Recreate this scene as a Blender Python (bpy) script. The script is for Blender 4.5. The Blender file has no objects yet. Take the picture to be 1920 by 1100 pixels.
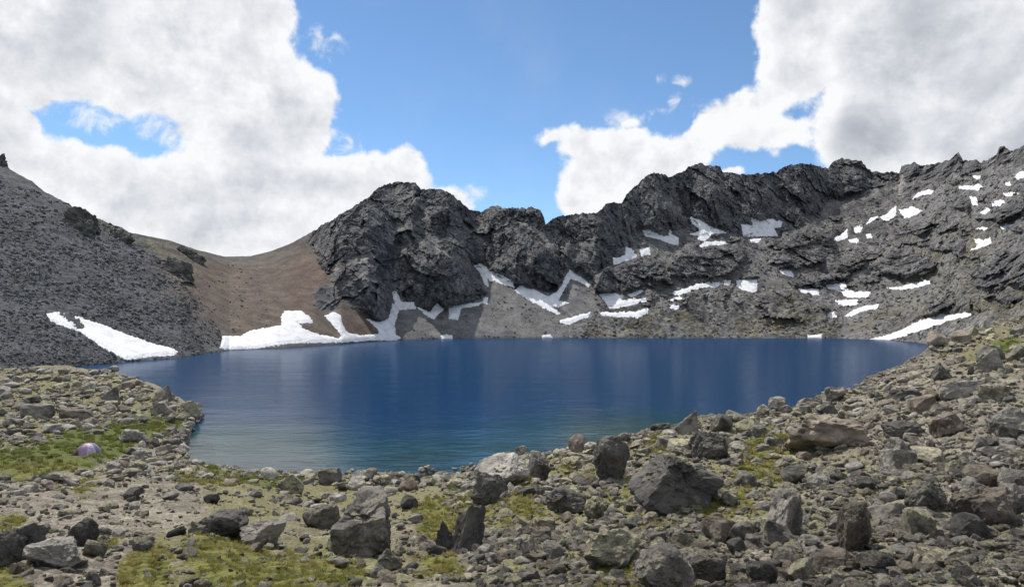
import bpy, math, random
import numpy as np
from mathutils import Vector, Matrix, Euler

# ------------------------------------------------------------------ camera, sky, sun, exposure
SC = bpy.context.scene
COL = SC.collection
RNG = np.random.default_rng(7)
random.seed(7)
EYE = 13.0            # camera height above the lake, metres
F, U0, VH = 1280.0, 960.0, 590.0   # the photograph's focal length, centre column and horizon row

cam_data = bpy.data.cameras.new('camera')
cam = bpy.data.objects.new('camera', cam_data)
COL.objects.link(cam)
cam.location = (0, 0, EYE)
cam.rotation_euler = (math.radians(90), 0, 0)
cam_data.sensor_width = 36
cam_data.lens = 24
cam_data.shift_y = 40 / 1920
cam_data.clip_start = 0.1
cam_data.clip_end = 6000
SC.camera = cam
SC.view_settings.view_transform = 'Standard'
SC.view_settings.look = 'None'
SC.view_settings.exposure = 0.0
SC.view_settings.gamma = 1.0
SC.view_settings.use_curve_mapping = False

SUN_EL, SUN_AZ = math.radians(56), math.radians(-38)   # ahead of the camera, to its left
S_DIR = Vector((math.sin(SUN_AZ) * math.cos(SUN_EL), math.cos(SUN_AZ) * math.cos(SUN_EL), math.sin(SUN_EL)))
sun_data = bpy.data.lights.new('sun', 'SUN')
sun_data.energy = 4.8
sun_data.angle = math.radians(0.5)
sun_data.color = (1.0, 0.955, 0.89)
sun = bpy.data.objects.new('sun', sun_data)
COL.objects.link(sun)
sun.rotation_euler = (-S_DIR).to_track_quat('-Z', 'Y').to_euler()


class NT:
    """A small wrapper for building node trees."""
    def __init__(self, tree):
        self.t = tree
        tree.nodes.clear()

    def n(self, typ, ins=None, **props):
        nd = self.t.nodes.new(typ)
        for k, v in props.items():
            setattr(nd, k, v)
        for k, v in (ins or {}).items():
            if isinstance(v, bpy.types.NodeSocket):
                self.t.links.new(v, nd.inputs[k])
            elif v is not None:
                nd.inputs[k].default_value = v
        return nd

    def math(self, op, a, b=0.0, c=0.0, clamp=False):
        return self.n('ShaderNodeMath', {0: a, 1: b, 2: c}, operation=op, use_clamp=clamp).outputs[0]

    def vmath(self, op, a, b=(0, 0, 0)):
        nd = self.n('ShaderNodeVectorMath', {0: a, 1: b}, operation=op)
        return nd.outputs['Value'] if op in ('LENGTH', 'DOT_PRODUCT') else nd.outputs['Vector']

    def smooth(self, x, lo, hi, a=0.0, b=1.0):
        return self.n('ShaderNodeMapRange', {0: x, 1: lo, 2: hi, 3: a, 4: b}, interpolation_type='SMOOTHSTEP').outputs[0]

    def mixc(self, f, a, b, mode='MIX'):
        nd = self.n('ShaderNodeMix', data_type='RGBA', blend_type=mode)
        for k, v in ((0, f), (6, a), (7, b)):
            if isinstance(v, bpy.types.NodeSocket):
                self.t.links.new(v, nd.inputs[k])
            else:
                nd.inputs[k].default_value = v if k == 0 else (tuple(v) + (1,))[:4]
        return nd.outputs[2]

    def noise(self, vec, scale, detail=4, rough=0.5, dist=0.0, out='Fac'):
        return self.n('ShaderNodeTexNoise', {'Vector': vec, 'Scale': scale, 'Detail': detail, 'Roughness': rough,
                                             'Distortion': dist}).outputs[out]


def build_world():
    w = bpy.data.worlds.new('World')
    SC.world = w
    w.use_nodes = True
    N = NT(w.node_tree)
    sky = N.n('ShaderNodeTexSky', sky_type='NISHITA', sun_disc=False, sun_elevation=SUN_EL, sun_rotation=SUN_AZ,
              altitude=2800, air_density=1.0, dust_density=0.4, ozone_density=2.0).outputs[0]
    d = N.n('ShaderNodeTexCoord').outputs['Generated']
    sx = N.n('ShaderNodeSeparateXYZ', {0: d})
    x, y, z = sx.outputs
    az = N.math('ARCTAN2', x, y)
    hyp = N.math('SQRT', N.math('ADD', N.math('MULTIPLY', x, x), N.math('MULTIPLY', y, y)))
    te = N.math('MINIMUM', N.math('DIVIDE', z, N.math('MAXIMUM', hyp, 0.02)), 4.0)
    p = N.n('ShaderNodeCombineXYZ', {0: az, 1: te, 2: 0.0}).outputs[0]
    # domain warp so that the cumulus outlines are lumpy
    w1 = N.noise(d, 9.0, 3, 0.5, out='Color')
    pw = N.vmath('ADD', p, N.vmath('MULTIPLY', N.vmath('SUBTRACT', w1, (0.5, 0.5, 0.5)), (0.07, 0.07, 0)))
    blobs = [  # column, row, half width, half height (as directions seen from the camera)
        (60, 50, 300, 125), (330, 70, 230, 150), (455, 140, 120, 140), (535, 195, 98, 85), (545, 245, 85, 60), (480, 20, 75, 70),
        (470, 265, 140, 80), (-60, 230, 150, 110), (30, 305, 130, 65), (130, 335, 130, 70), (240, 360, 140, 88), (30, 150, 110, 50), (250, 175, 130, 42), (150, 165, 80, 30),
        (360, 350, 140, 82), (480, 350, 150, 95), (600, 350, 130, 72), (690, 350, 100, 62), (765, 345, 62, 58),
        (840, 385, 62, 36), (420, 430, 220, 90), (-300, 200, 260, 300),
        (1720, 60, 260, 260), (1900, 200, 280, 220), (1640, 240, 130, 120), (1510, 50, 95, 120), (1490, 140, 85, 70),
        (1420, 195, 70, 45), (1370, 228, 65, 42), (1320, 255, 60, 30), (1445, 250, 75, 30),
        (1035, 246, 44, 24), (1095, 265, 55, 34), (1160, 292, 85, 52), (1240, 300, 80, 48), (1130, 335, 62, 60),
        (1105, 378, 48, 40), (1210, 345, 100, 60), (1300, 280, 55, 34), (1380, 320, 34, 13), (1188, 228, 30, 18),
        (2150, 120, 320, 300)]
    f = None
    for (u, v, ru, rv) in blobs:
        h = math.hypot(F, u - U0)
        ca, ce = math.atan2(u - U0, F), (VH - v) / h
        ra, re = ru * F / h ** 2, rv / h
        q = N.vmath('MULTIPLY', N.vmath('SUBTRACT', pw, (ca, ce, 0)), (1 / ra, 1 / re, 0))
        r = min(ru, rv, 110) / 100
        g = N.n('ShaderNodeMath', {0: N.vmath('LENGTH', q), 1: -max(r, 0.34), 2: max(r, 0.2)}, operation='MULTIPLY_ADD').outputs[0]
        f = g if f is None else N.n('ShaderNodeMath', {0: f, 1: g, 2: 0.18}, operation='SMOOTH_MAX').outputs[0]
    wisps = None
    for (u, v, ru, rv) in ((1240, 205, 34, 18), (1258, 180, 20, 36), (1274, 148, 24, 16), (1240, 142, 14, 20), (1180, 222, 50, 26), (1330, 205, 60, 26),
                           (200, 212, 130, 40), (300, 232, 80, 36), (90, 190, 90, 40), (600, 80, 60, 50), (1425, 110, 26, 60), (900, 360, 40, 26), (640, 280, 50, 40)):
        h = math.hypot(F, u - U0)
        q = N.vmath('MULTIPLY', N.vmath('SUBTRACT', pw, (math.atan2(u - U0, F), (VH - v) / h, 0)), (h * h / (ru * F), h / rv, 0))
        g = N.math('SUBTRACT', 1.0, N.vmath('LENGTH', q))
        wisps = g if wisps is None else N.math('MAXIMUM', wisps, g)
    wn = N.noise(d, 30.0, 8, 0.65, 0.6)
    wisp_a = N.math('MULTIPLY', N.smooth(N.math('ADD', N.math('MULTIPLY', N.math('MAXIMUM', wisps, -0.4), 0.8), N.math('MULTIPLY', N.math('SUBTRACT', wn, 0.52), 4.0)), 0.1, 1.3), N.smooth(wisps, -0.1, 0.35, 0.0, 0.8))
    # elsewhere in the sky the same broken cumulus goes on
    dz = N.n('ShaderNodeCombineXYZ', {0: N.math('DIVIDE', x, N.math('ADD', N.math('ABSOLUTE', z), 0.25)),
                                      1: N.math('DIVIDE', y, N.math('ADD', N.math('ABSOLUTE', z), 0.25)), 2: 3.7}).outputs[0]
    gen = N.math('MULTIPLY', N.math('SUBTRACT', N.noise(dz, 1.3, 3, 0.5), 0.5), 4.0)
    out = N.math('MAXIMUM', N.smooth(N.math('ABSOLUTE', az), 0.72, 1.0), N.smooth(te, 0.5, 0.75))
    f = N.n('ShaderNodeMix', {0: out, 2: f, 3: gen}, data_type='FLOAT').outputs[0]

    def detail(vec):
        a = N.math('SUBTRACT', N.noise(vec, 15.0, 10, 0.6), 0.5)
        wv_ = N.vmath('ADD', vec, N.vmath('MULTIPLY', N.vmath('SUBTRACT', N.noise(vec, 20.0, 3, 0.5, out='Color'), (0.5, 0.5, 0.5)), (0.05, 0.05, 0.05)))
        vo = N.n('ShaderNodeTexVoronoi', {'Vector': wv_, 'Scale': 13.0, 'Detail': 4.0, 'Roughness': 0.55, 'Lacunarity': 2.2}, normalize=True).outputs['Distance']
        return N.math('ADD', N.math('MULTIPLY', a, 0.72), N.math('MULTIPLY', N.math('SUBTRACT', 0.36, vo), 0.55))
    det = detail(d)
    det_s = detail(N.vmath('ADD', d, (S_DIR.x * 0.022, S_DIR.y * 0.022, S_DIR.z * 0.022)))
    field = N.math('ADD', f, N.math('MULTIPLY', det, 0.95))
    alpha = N.smooth(field, -0.02, 0.13)
    alpha = N.math('MAXIMUM', alpha, wisp_a)
    lit = N.math('MULTIPLY', N.math('SUBTRACT', det, det_s), 1.9)
    low = N.noise(d, 3.2, 2, 0.4)
    thick = N.math('MULTIPLY', N.smooth(field, 0.0, 0.85), N.smooth(low, 0.2, 0.75, 0.45, 1.1))
    puff = N.noise(N.vmath('MULTIPLY', d, (1, 1, 1.5)), 8.5, 6, 0.55, 0.3)
    thick = N.math('MULTIPLY', thick, N.smooth(puff, 0.36, 0.64, 1.05, 0.5))
    west = N.smooth(az, 0.30, 0.44)     # the big cloud bank on the other side is thicker and greyer
    thick = N.math('MULTIPLY', thick, N.math('MULTIPLY_ADD', west, 0.40, 0.52))
    lit = N.math('MULTIPLY', lit, N.smooth(thick, 0.25, 0.9, 1.0, 0.3))
    shade = N.math('ADD', N.math('SUBTRACT', 1.0, thick), lit, clamp=True)
    cloud = N.mixc(shade, (4.1, 4.45, 5.1), (9.6, 9.7, 9.9))
    tinted = N.mixc(1.0, sky, (1.30, 1.50, 1.54), 'MULTIPLY')
    veil = N.math('MULTIPLY', N.smooth(N.noise(pw, 4.0, 6, 0.6), 0.45, 0.8), 0.12)
    tinted = N.mixc(veil, tinted, (8, 8.3, 9))
    col = N.mixc(alpha, tinted, cloud)
    bg = N.n('ShaderNodeBackground', {0: col, 1: 0.1})
    N.n('ShaderNodeOutputWorld', {0: bg.outputs[0]})
    w.cycles.sampling_method = 'MANUAL'
    w.cycles.sample_map_resolution = 512


build_world()

# ------------------------------------------------------------------ numpy helpers
PERM = np.random.default_rng(3).permutation(256).astype(np.int32)
PERM = np.concatenate([PERM, PERM, PERM])
GR = np.array([[1, 1, 0], [-1, 1, 0], [1, -1, 0], [-1, -1, 0], [1, 0, 1], [-1, 0, 1], [1, 0, -1], [-1, 0, -1],
               [0, 1, 1], [0, -1, 1], [0, 1, -1], [0, -1, -1], [1, 1, 0], [-1, 1, 0], [0, -1, 1], [0, -1, -1]], np.float32)


def pn(x, y, z):
    """Gradient noise, about -1..1."""
    x, y, z = (np.asarray(a, np.float32) for a in np.broadcast_arrays(x, y, z))
    xi, yi, zi = np.floor(x), np.floor(y), np.floor(z)
    fx, fy, fz = x - xi, y - yi, z - zi
    xi, yi, zi = (a.astype(np.int32) & 255 for a in (xi, yi, zi))
    u, v, w = (a * a * a * (a * (a * 6 - 15) + 10) for a in (fx, fy, fz))
    res = 0
    for dx in (0, 1):
        for dy in (0, 1):
            for dz in (0, 1):
                g = GR[PERM[PERM[PERM[xi + dx] + yi + dy] + zi + dz] & 15]
                dot = g[..., 0] * (fx - dx) + g[..., 1] * (fy - dy) + g[..., 2] * (fz - dz)
                wt = (u if dx else 1 - u) * (v if dy else 1 - v) * (w if dz else 1 - w)
                res = res + dot * wt
    return res


def fbm(x, y, z, octv=4, rough=0.5):
    a, s, f, tot = 1.0, 0, 1.0, 0
    for i in range(octv):
        s = s + a * pn(x * f + 13.1 * i, y * f + 7.7 * i, z * f + 3.3 * i)
        tot += a
        a *= rough
        f *= 2.03
    return s / tot * 1.6


def ridged(x, y, z, octv=4, rough=0.5):
    a, s, f, tot = 1.0, 0, 1.0, 0
    for i in range(octv):
        s = s + a * (1 - 2.2 * np.abs(pn(x * f + 5.1 * i, y * f + 9.7 * i, z * f + 2.3 * i)))
        tot += a
        a *= rough
        f *= 2.03
    return s / tot


def sst(x, lo, hi):
    t = np.clip((x - lo) / (hi - lo), 0, 1)
    return t * t * (3 - 2 * t)


def inside_dist(poly, u, v):
    """Signed distance (in photograph pixels) to a polygon, positive inside."""
    P = np.array(poly, np.float32)
    Q = np.roll(P, -1, 0)
    d = np.full(u.shape, 1e9, np.float32)
    ins = np.zeros(u.shape, bool)
    for (ax, ay), (bx, by) in zip(P, Q):
        ex, ey = bx - ax, by - ay
        t = np.clip(((u - ax) * ex + (v - ay) * ey) / (ex * ex + ey * ey + 1e-9), 0, 1)
        d = np.minimum(d, np.hypot(u - ax - t * ex, v - ay - t * ey))
        c = ((ay > v) != (by > v)) & (u < ex * (v - ay) / (ey if abs(ey) > 1e-6 else 1e-6) + ax)
        ins ^= c
    return np.where(ins, d, -d)


def soft_mask(polys, u, v, soft=8):
    m = np.zeros(u.shape, np.float32)
    for p in polys:
        P = np.array(p)
        bb = (u > P[:, 0].min() - 30) & (u < P[:, 0].max() + 30) & (v > P[:, 1].min() - 30) & (v < P[:, 1].max() + 30)
        if bb.any():
            m[bb] = np.maximum(m[bb], sst(inside_dist(p, u[bb], v[bb]), -soft, soft))
    return m


def mesh_np(name, verts, quads=None, tris=None, smooth=False, attrs=None):
    me = bpy.data.meshes.new(name)
    nq = 0 if quads is None else len(quads)
    nt = 0 if tris is None else len(tris)
    me.vertices.add(len(verts))
    me.vertices.foreach_set('co', np.asarray(verts, np.float32).ravel())
    loops = np.concatenate([a.ravel() for a in (quads, tris) if a is not None and len(a)]).astype(np.int32)
    me.loops.add(len(loops))
    me.loops.foreach_set('vertex_index', loops)
    me.polygons.add(nq + nt)
    st = np.concatenate([np.arange(nq) * 4, nq * 4 + np.arange(nt) * 3]).astype(np.int32)
    me.polygons.foreach_set('loop_start', st)
    me.update(calc_edges=True)
    me.polygons.foreach_set('use_smooth', np.full(nq + nt, smooth))
    for k, a in (attrs or {}).items():
        a = np.asarray(a, np.float32)
        if a.ndim == 1:
            at = me.attributes.new(k, 'FLOAT', 'POINT')
            at.data.foreach_set('value', a)
        else:
            at = me.attributes.new(k, 'FLOAT_COLOR', 'POINT')
            at.data.foreach_set('color', np.concatenate([a, np.ones((len(a), 1), np.float32)], 1).ravel())
    me.validate()
    return me


def obj(name, me, mat=None, parent=None, loc=(0, 0, 0)):
    o = bpy.data.objects.new(name, me)
    COL.objects.link(o)
    o.location = loc
    if mat and me is not None and len(me.materials) == 0:
        me.materials.append(mat)
    if parent:
        o.parent = parent
    return o


def tag(o, label, cat=None, group=None, kind=None):
    o['label'] = label
    if cat:
        o['category'] = cat
    if group:
        o['group'] = group
    if kind:
        o['kind'] = kind
    return o


def grid_quads(nc, nr):
    i = np.arange(nc * nr).reshape(nc, nr)
    return np.stack([i[:-1, :-1], i[1:, :-1], i[1:, 1:], i[:-1, 1:]], -1).reshape(-1, 4)


# ------------------------------------------------------------------ materials
def new_mat(name):
    m = bpy.data.materials.new(name)
    m.use_nodes = True
    return m, NT(m.node_tree)


def bump(N, height, strength, dist, normal=None):
    return N.n('ShaderNodeBump', {'Height': height, 'Strength': strength, 'Distance': dist, 'Normal': normal}).outputs[0]


def finish(N, color, rough=0.9, normal=None, spec=0.25):
    b = N.n('ShaderNodeBsdfPrincipled', {'Base Color': color, 'Roughness': rough, 'Normal': normal, 'Specular IOR Level': spec})
    N.n('ShaderNodeOutputMaterial', {0: b.outputs[0]})


def terrain_mat(name, fine, grain, amt=1.0):
    m, N = new_mat(name)
    pos = N.n('ShaderNodeNewGeometry').outputs['Position']
    base = N.n('ShaderNodeAttribute', attribute_name='tint').outputs['Color']
    n1 = N.noise(pos, fine, 8, 0.65)
    n2 = N.noise(pos, fine * 0.15, 5, 0.6)
    k = N.math('ADD', N.smooth(n1, 0.3, 0.7, 1 - 0.45 * amt, 1 + 0.45 * amt), N.smooth(n2, 0.3, 0.7, -0.22, 0.22))
    kc = N.n('ShaderNodeCombineColor', {0: k, 1: k, 2: k}).outputs[0]
    col = N.mixc(1.0, base, kc, 'MULTIPLY')
    vo = N.n('ShaderNodeTexVoronoi', {'Vector': pos, 'Scale': fine * 2.2, 'Randomness': 1.0})
    vk = N.n('ShaderNodeSeparateColor', {0: vo.outputs['Color']}).outputs[0]
    vk = N.math('MULTIPLY_ADD', vk, 0.7 * amt, 1 - 0.35 * amt)
    col = N.mixc(1.0, col, N.n('ShaderNodeCombineColor', {0: vk, 1: vk, 2: vk}).outputs[0], 'MULTIPLY')
    nb = bump(N, n1, 0.9 * amt, grain)
    finish(N, col, 0.95, nb, 0.15)
    return m


def rock_mat(name, dark, light, lichen, lich_amt, patch=(0.05, 0.05, 0.048)):
    m, N = new_mat(name)
    oc = N.n('ShaderNodeTexCoord').outputs['Object']
    rnd = N.n('ShaderNodeObjectInfo').outputs['Random']
    sh = N.vmath('ADD', oc, N.vmath('MULTIPLY', N.n('ShaderNodeCombineXYZ', {0: rnd, 1: rnd, 2: rnd}).outputs[0], (37, 53, 71)))
    n1 = N.noise(sh, 2.2, 10, 0.66)
    n2 = N.noise(sh, 9.0, 6, 0.7)
    n3 = N.noise(sh, 5.0, 5, 0.62)
    n4 = N.noise(sh, 30.0, 4, 0.75)
    col = N.mixc(N.smooth(n1, 0.32, 0.68), dark, light)
    col = N.mixc(N.math('MULTIPLY', N.smooth(n2, 0.55, 0.72), 0.55), col, patch)
    up = N.n('ShaderNodeSeparateXYZ', {0: N.n('ShaderNodeNewGeometry').outputs['Normal']}).outputs[2]
    th = N.math('MULTIPLY_ADD', rnd, 0.10, 0.60 - 0.16 * lich_amt)
    lf = N.math('MULTIPLY', N.smooth(N.math('SUBTRACT', n3, th), -0.02, 0.06), N.smooth(up, -0.1, 0.6))
    col = N.mixc(N.math('MULTIPLY', lf, 0.85), col, lichen)
    col = N.mixc(N.math('MULTIPLY', N.smooth(n4, 0.6, 0.7), 0.35), col, (0.34, 0.33, 0.29))
    k = N.math('MULTIPLY_ADD', rnd, 0.55, 0.72)
    col = N.mixc(1.0, col, N.n('ShaderNodeCombineColor', {0: k, 1: k, 2: k}).outputs[0], 'MULTIPLY')
    h = N.math('ADD', N.math('MULTIPLY', n1, 0.7), N.math('MULTIPLY', n2, 0.3))
    finish(N, col, 0.92, bump(N, N.math('ADD', h, N.math('MULTIPLY', n4, 0.2)), 1.0, 0.2), 0.2)
    return m


M_FAR = terrain_mat('mountain_rock', 0.35, 0.6)
M_SLOPE = terrain_mat('fine_scree', 0.8, 0.3, 0.45)
M_SCREE = terrain_mat('block_scree', 0.7, 0.4, 1.0)
M_ROCK = {
    'dark grey': rock_mat('rock_dark', (0.056, 0.052, 0.047), (0.17, 0.157, 0.138), (0.24, 0.235, 0.16), 0.35, (0.025, 0.025, 0.026)),
    'grey': rock_mat('rock_grey', (0.090, 0.082, 0.072), (0.335, 0.302, 0.255), (0.33, 0.30, 0.20), 0.45, (0.035, 0.034, 0.033)),
    'scree': rock_mat('scree_rock', (0.055, 0.058, 0.064), (0.19, 0.192, 0.196), (0.2, 0.19, 0.15), 0.05, (0.03, 0.03, 0.033)),
    'brownish': rock_mat('rock_brown', (0.095, 0.076, 0.06), (0.315, 0.262, 0.205), (0.31, 0.28, 0.18), 0.4, (0.04, 0.034, 0.03)),
    'lichen yellowed': rock_mat('rock_lichen', (0.108, 0.097, 0.074), (0.365, 0.328, 0.242), (0.46, 0.43, 0.26), 1.1, (0.05, 0.048, 0.04)),
    'pale': rock_mat('rock_pale', (0.16, 0.147, 0.128), (0.47, 0.43, 0.37), (0.38, 0.36, 0.24), 0.5, (0.08, 0.076, 0.07)),
}


def snow_mat():
    m, N = new_mat('old_snow')
    pos = N.n('ShaderNodeNewGeometry').outputs['Position']
    n1 = N.noise(pos, 0.25, 6, 0.6)
    n2 = N.noise(pos, 1.6, 5, 0.6)
    col = N.mixc(N.smooth(n1, 0.4, 0.7), (0.74, 0.745, 0.76), (0.58, 0.575, 0.565))
    col = N.mixc(N.math('MULTIPLY', N.smooth(n2, 0.55, 0.75), 0.45), col, (0.46, 0.44, 0.41))
    finish(N, col, 0.65, bump(N, n2, 0.5, 0.5), 0.2)
    return m


def ground_mat():
    m, N = new_mat('stony_ground')
    pos = N.n('ShaderNodeNewGeometry').outputs['Position']
    gr = N.n('ShaderNodeAttribute', attribute_name='grass').outputs['Fac']
    dirt = N.n('ShaderNodeAttribute', attribute_name='moss').outputs['Fac']
    n1 = N.noise(pos, 0.8, 8, 0.65)
    n2 = N.noise(pos, 7.0, 8, 0.7)
    v1 = N.n('ShaderNodeTexVoronoi', {'Vector': pos, 'Scale': 11.0})
    v2 = N.n('ShaderNodeTexVoronoi', {'Vector': pos, 'Scale': 30.0})
    c = N.mixc(N.smooth(n1, 0.3, 0.7), (0.12, 0.104, 0.08), (0.275, 0.243, 0.19))
    for v, a in ((v1, 0.65), (v2, 0.5)):
        vk = N.n('ShaderNodeSeparateColor', {0: v.outputs['Color']}).outputs[0]
        vk = N.math('MULTIPLY_ADD', vk, a, 1.05 - a / 2)
        c = N.mixc(1.0, c, N.n('ShaderNodeCombineColor', {0: vk, 1: vk, 2: vk}).outputs[0], 'MULTIPLY')
    c = N.mixc(N.math('MULTIPLY', N.smooth(n2, 0.5, 0.7), 0.5), c, (0.10, 0.085, 0.06))
    moss = N.mixc(N.smooth(n2, 0.35, 0.65), (0.21, 0.18, 0.075), (0.15, 0.155, 0.05))
    c = N.mixc(N.math('MULTIPLY', dirt, N.smooth(n2, 0.38, 0.56)), c, moss)
    turf = N.mixc(N.smooth(N.noise(pos, 2.5, 6, 0.65), 0.35, 0.65), (0.075, 0.085, 0.020), (0.20, 0.185, 0.055))
    shore = N.smooth(N.n('ShaderNodeSeparateXYZ', {0: pos}).outputs[1], 34.0, 52.0)
    turf = N.mixc(N.math('MULTIPLY', shore, 0.6), turf, (0.075, 0.105, 0.026))
    c = N.mixc(N.smooth(N.math('ADD', gr, N.math('MULTIPLY', N.math('ADD', N.math('SUBTRACT', n2, 0.5), N.math('MULTIPLY', N.math('SUBTRACT', n1, 0.5), 1.4)), 1.7)), 0.55, 0.8), c, turf)
    h = N.math('ADD', N.math('MULTIPLY', v1.outputs['Distance'], -0.8), N.math('MULTIPLY', n2, 0.8))
    finish(N, c, 0.95, bump(N, h, 0.9, 0.08), 0.15)
    return m


def water_mat():
    m, N = new_mat('lake_water')
    pos = N.n('ShaderNodeNewGeometry').outputs['Position']
    dep = N.n('ShaderNodeAttribute', attribute_name='depth').outputs['Fac']
    sc = N.vmath('MULTIPLY', pos, (0.55, 1.0, 1.0))
    h = N.math('ADD', N.math('MULTIPLY', N.noise(sc, 0.9, 4, 0.55, 0.4), 0.75), N.math('MULTIPLY', N.noise(sc, 0.12, 3, 0.5), 2.2))
    nrm = bump(N, h, 0.38, 0.16)
    body = N.mixc(N.smooth(dep, 0.08, 0.62), (0.003, 0.036, 0.043), (0.0004, 0.029, 0.084))
    body_b = N.n('ShaderNodeBsdfDiffuse', {0: body})
    clear = N.n('ShaderNodeBsdfTransparent', {0: (0.16, 0.27, 0.27, 1)})
    under = N.n('ShaderNodeMixShader', {0: N.smooth(dep, 0.0, 0.30, 0.55, 1.0), 1: clear.outputs[0], 2: body_b.outputs[0]})
    gl = N.n('ShaderNodeBsdfGlossy', {'Color': (1, 1, 1, 1), 'Roughness': 0.15, 'Normal': nrm})
    fr = N.n('ShaderNodeFresnel', {'IOR': 1.333, 'Normal': nrm}).outputs[0]
    fr = N.math('MULTIPLY', N.math('MINIMUM', fr, 0.5), 0.54)
    mix = N.n('ShaderNodeMixShader', {0: fr, 1: under.outputs[0], 2: gl.outputs[0]})
    N.n('ShaderNodeOutputMaterial', {0: mix.outputs[0]})
    return m


def plain_mat(name, col, rough=0.8, var=0.25, scale=8):
    m, N = new_mat(name)
    oc = N.n('ShaderNodeTexCoord').outputs['Object']
    k = N.smooth(N.noise(oc, scale, 5, 0.6), 0.3, 0.7, 1 - var, 1 + var)
    c = N.mixc(1.0, col, N.n('ShaderNodeCombineColor', {0: k, 1: k, 2: k}).outputs[0], 'MULTIPLY')
    finish(N, c, rough, bump(N, N.noise(oc, scale * 2, 3), 0.2, 0.02), 0.3)
    return m


def grass_mat():
    m, N = new_mat('alpine_grass')
    rnd = N.n('ShaderNodeObjectInfo').outputs['Random']
    pos = N.n('ShaderNodeNewGeometry').outputs['Position']
    c = N.mixc(rnd, (0.11, 0.135, 0.028), (0.30, 0.27, 0.075))
    c = N.mixc(N.smooth(N.noise(pos, 0.9, 4), 0.4, 0.62), c, (0.30, 0.25, 0.085))
    shore = N.smooth(N.n('ShaderNodeSeparateXYZ', {0: pos}).outputs[1], 34.0, 52.0)
    c = N.mixc(N.math('MULTIPLY', shore, 0.6), c, (0.10, 0.145, 0.032))
    b = N.n('ShaderNodeBsdfPrincipled', {'Base Color': c, 'Roughness': 0.8, 'Specular IOR Level': 0.2})
    t = N.n('ShaderNodeBsdfTranslucent', {0: c})
    mx = N.n('ShaderNodeMixShader', {0: 0.35, 1: b.outputs[0], 2: t.outputs[0]})
    N.n('ShaderNodeOutputMaterial', {0: mx.outputs[0]})
    return m


M_SNOW, M_GROUND, M_WATER, M_GRASS = snow_mat(), ground_mat(), water_mat(), grass_mat()

# ------------------------------------------------------------------ the far terrain: scree slope, col, peak, ridge, mountainside
SKY = np.array([(-900, 120), (-300, 215), (-60, 288), (0, 307), (37, 328), (60, 340), (82, 358), (115, 375), (172, 405), (205, 418), (229, 427), (245, 436),
                (319, 451), (368, 468), (421, 481), (470, 480), (507, 471), (544, 457), (589, 432), (640, 402), (684, 374), (700, 360), (720, 347),
                (735, 342), (749, 340), (778, 343), (793, 355), (811, 353), (829, 354), (851, 367), (873, 387), (880, 394), (905, 396),
                (911, 391), (929, 385), (945, 389), (971, 391), (993, 388), (1013, 394), (1020, 407), (1023, 420), (1044, 405), (1084, 400),
                (1120, 398), (1138, 382), (1167, 379), (1175, 365), (1203, 338), (1221, 324), (1254, 330), (1281, 322), (1297, 311),
                (1313, 305), (1328, 311), (1350, 312), (1354, 322), (1391, 328), (1426, 325), (1456, 322), (1471, 311), (1499, 305),
                (1536, 312), (1553, 315), (1561, 303), (1581, 296), (1616, 303), (1635, 322), (1686, 324), (1690, 311), (1714, 305), (1729, 311),
                (1760, 305), (1786, 297), (1792, 289), (1797, 286), (1801, 292), (1806, 301), (1831, 299), (1839, 305), (1868, 292), (1874, 275), (1889, 278),
                (1899, 283), (1920, 271), (1990, 258), (2100, 250), (2400, 240), (2800, 235)], float)
# column: shore distance, then (row, slope) of three stretches up to the skyline
PROF = {-900: (100, (540, .40), (380, .50), .58), -300: (120, (560, .36), (430, .46), .50), 0: (150, (570, .40), (430, .45), .46), 115: (165, (570, .38), (450, .42), .43),
        230: (185, (580, .34), (500, .38), .39), 340: (205, (580, .30), (520, .32), .34), 430: (250, (570, .30), (520, .30), .30),
        520: (265, (570, .32), (520, .33), .33), 590: (285, (550, .42), (465, .45), .9), 640: (300, (560, .45), (470, 1.0), .8),
        690: (325, (595, .5), (480, 1.2), .85), 740: (345, (575, .5), (470, 1.3), .9), 800: (360, (580, .5), (460, 1.6), 1.0),
        860: (370, (572, .5), (470, 1.5), 1.0), 910: (376, (500, .6), (450, 1.4), 1.1), 970: (378, (535, .6), (460, 1.4), 1.2),
        1030: (380, (552, .6), (470, 1.3), 1.0), 1080: (380, (512, .6), (460, 1.2), 1.0), 1120: (380, (545, .55), (470, 1.1), .9),
        1200: (380, (540, .5), (440, .6), 1.3), 1300: (380, (540, .45), (432, .55), 1.3), 1400: (380, (540, .42), (440, .5), 1.3),
        1500: (380, (540, .4), (425, .5), 1.2), 1580: (375, (540, .38), (370, .52), 1.2), 1690: (340, (540, .38), (345, .52), 1.2),
        1800: (260, (540, .37), (330, .51), 1.2), 1920: (190, (520, .38), (310, .51), 1.2), 2200: (150, (500, .38), (290, .52), 1.0),
        2800: (120, (500, .42), (270, .56), 1.0)}
pu = np.array(sorted(PROF), float)
ctrlY, ctrlV = [], []
for u in sorted(PROF):
    y0, (v1, s1), (v2, s2), s3 = PROF[u]
    Y, z, ys, vs = float(y0), 0.0, [float(y0)], [VH + EYE * F / y0]
    for v, s in ((v1, s1), (v2, s2), (np.interp(u, SKY[:, 0], SKY[:, 1]), s3)):
        e = (VH - v) / F
        s = max(s, e + 0.15)
        Y = (EYE - z + s * Y) / (s - e)
        z = EYE + e * Y
        ys.append(Y)
        vs.append(v)
    ctrlY.append(ys)
    ctrlV.append(vs)
ctrlY, ctrlV = np.array(ctrlY), np.array(ctrlV)

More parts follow.
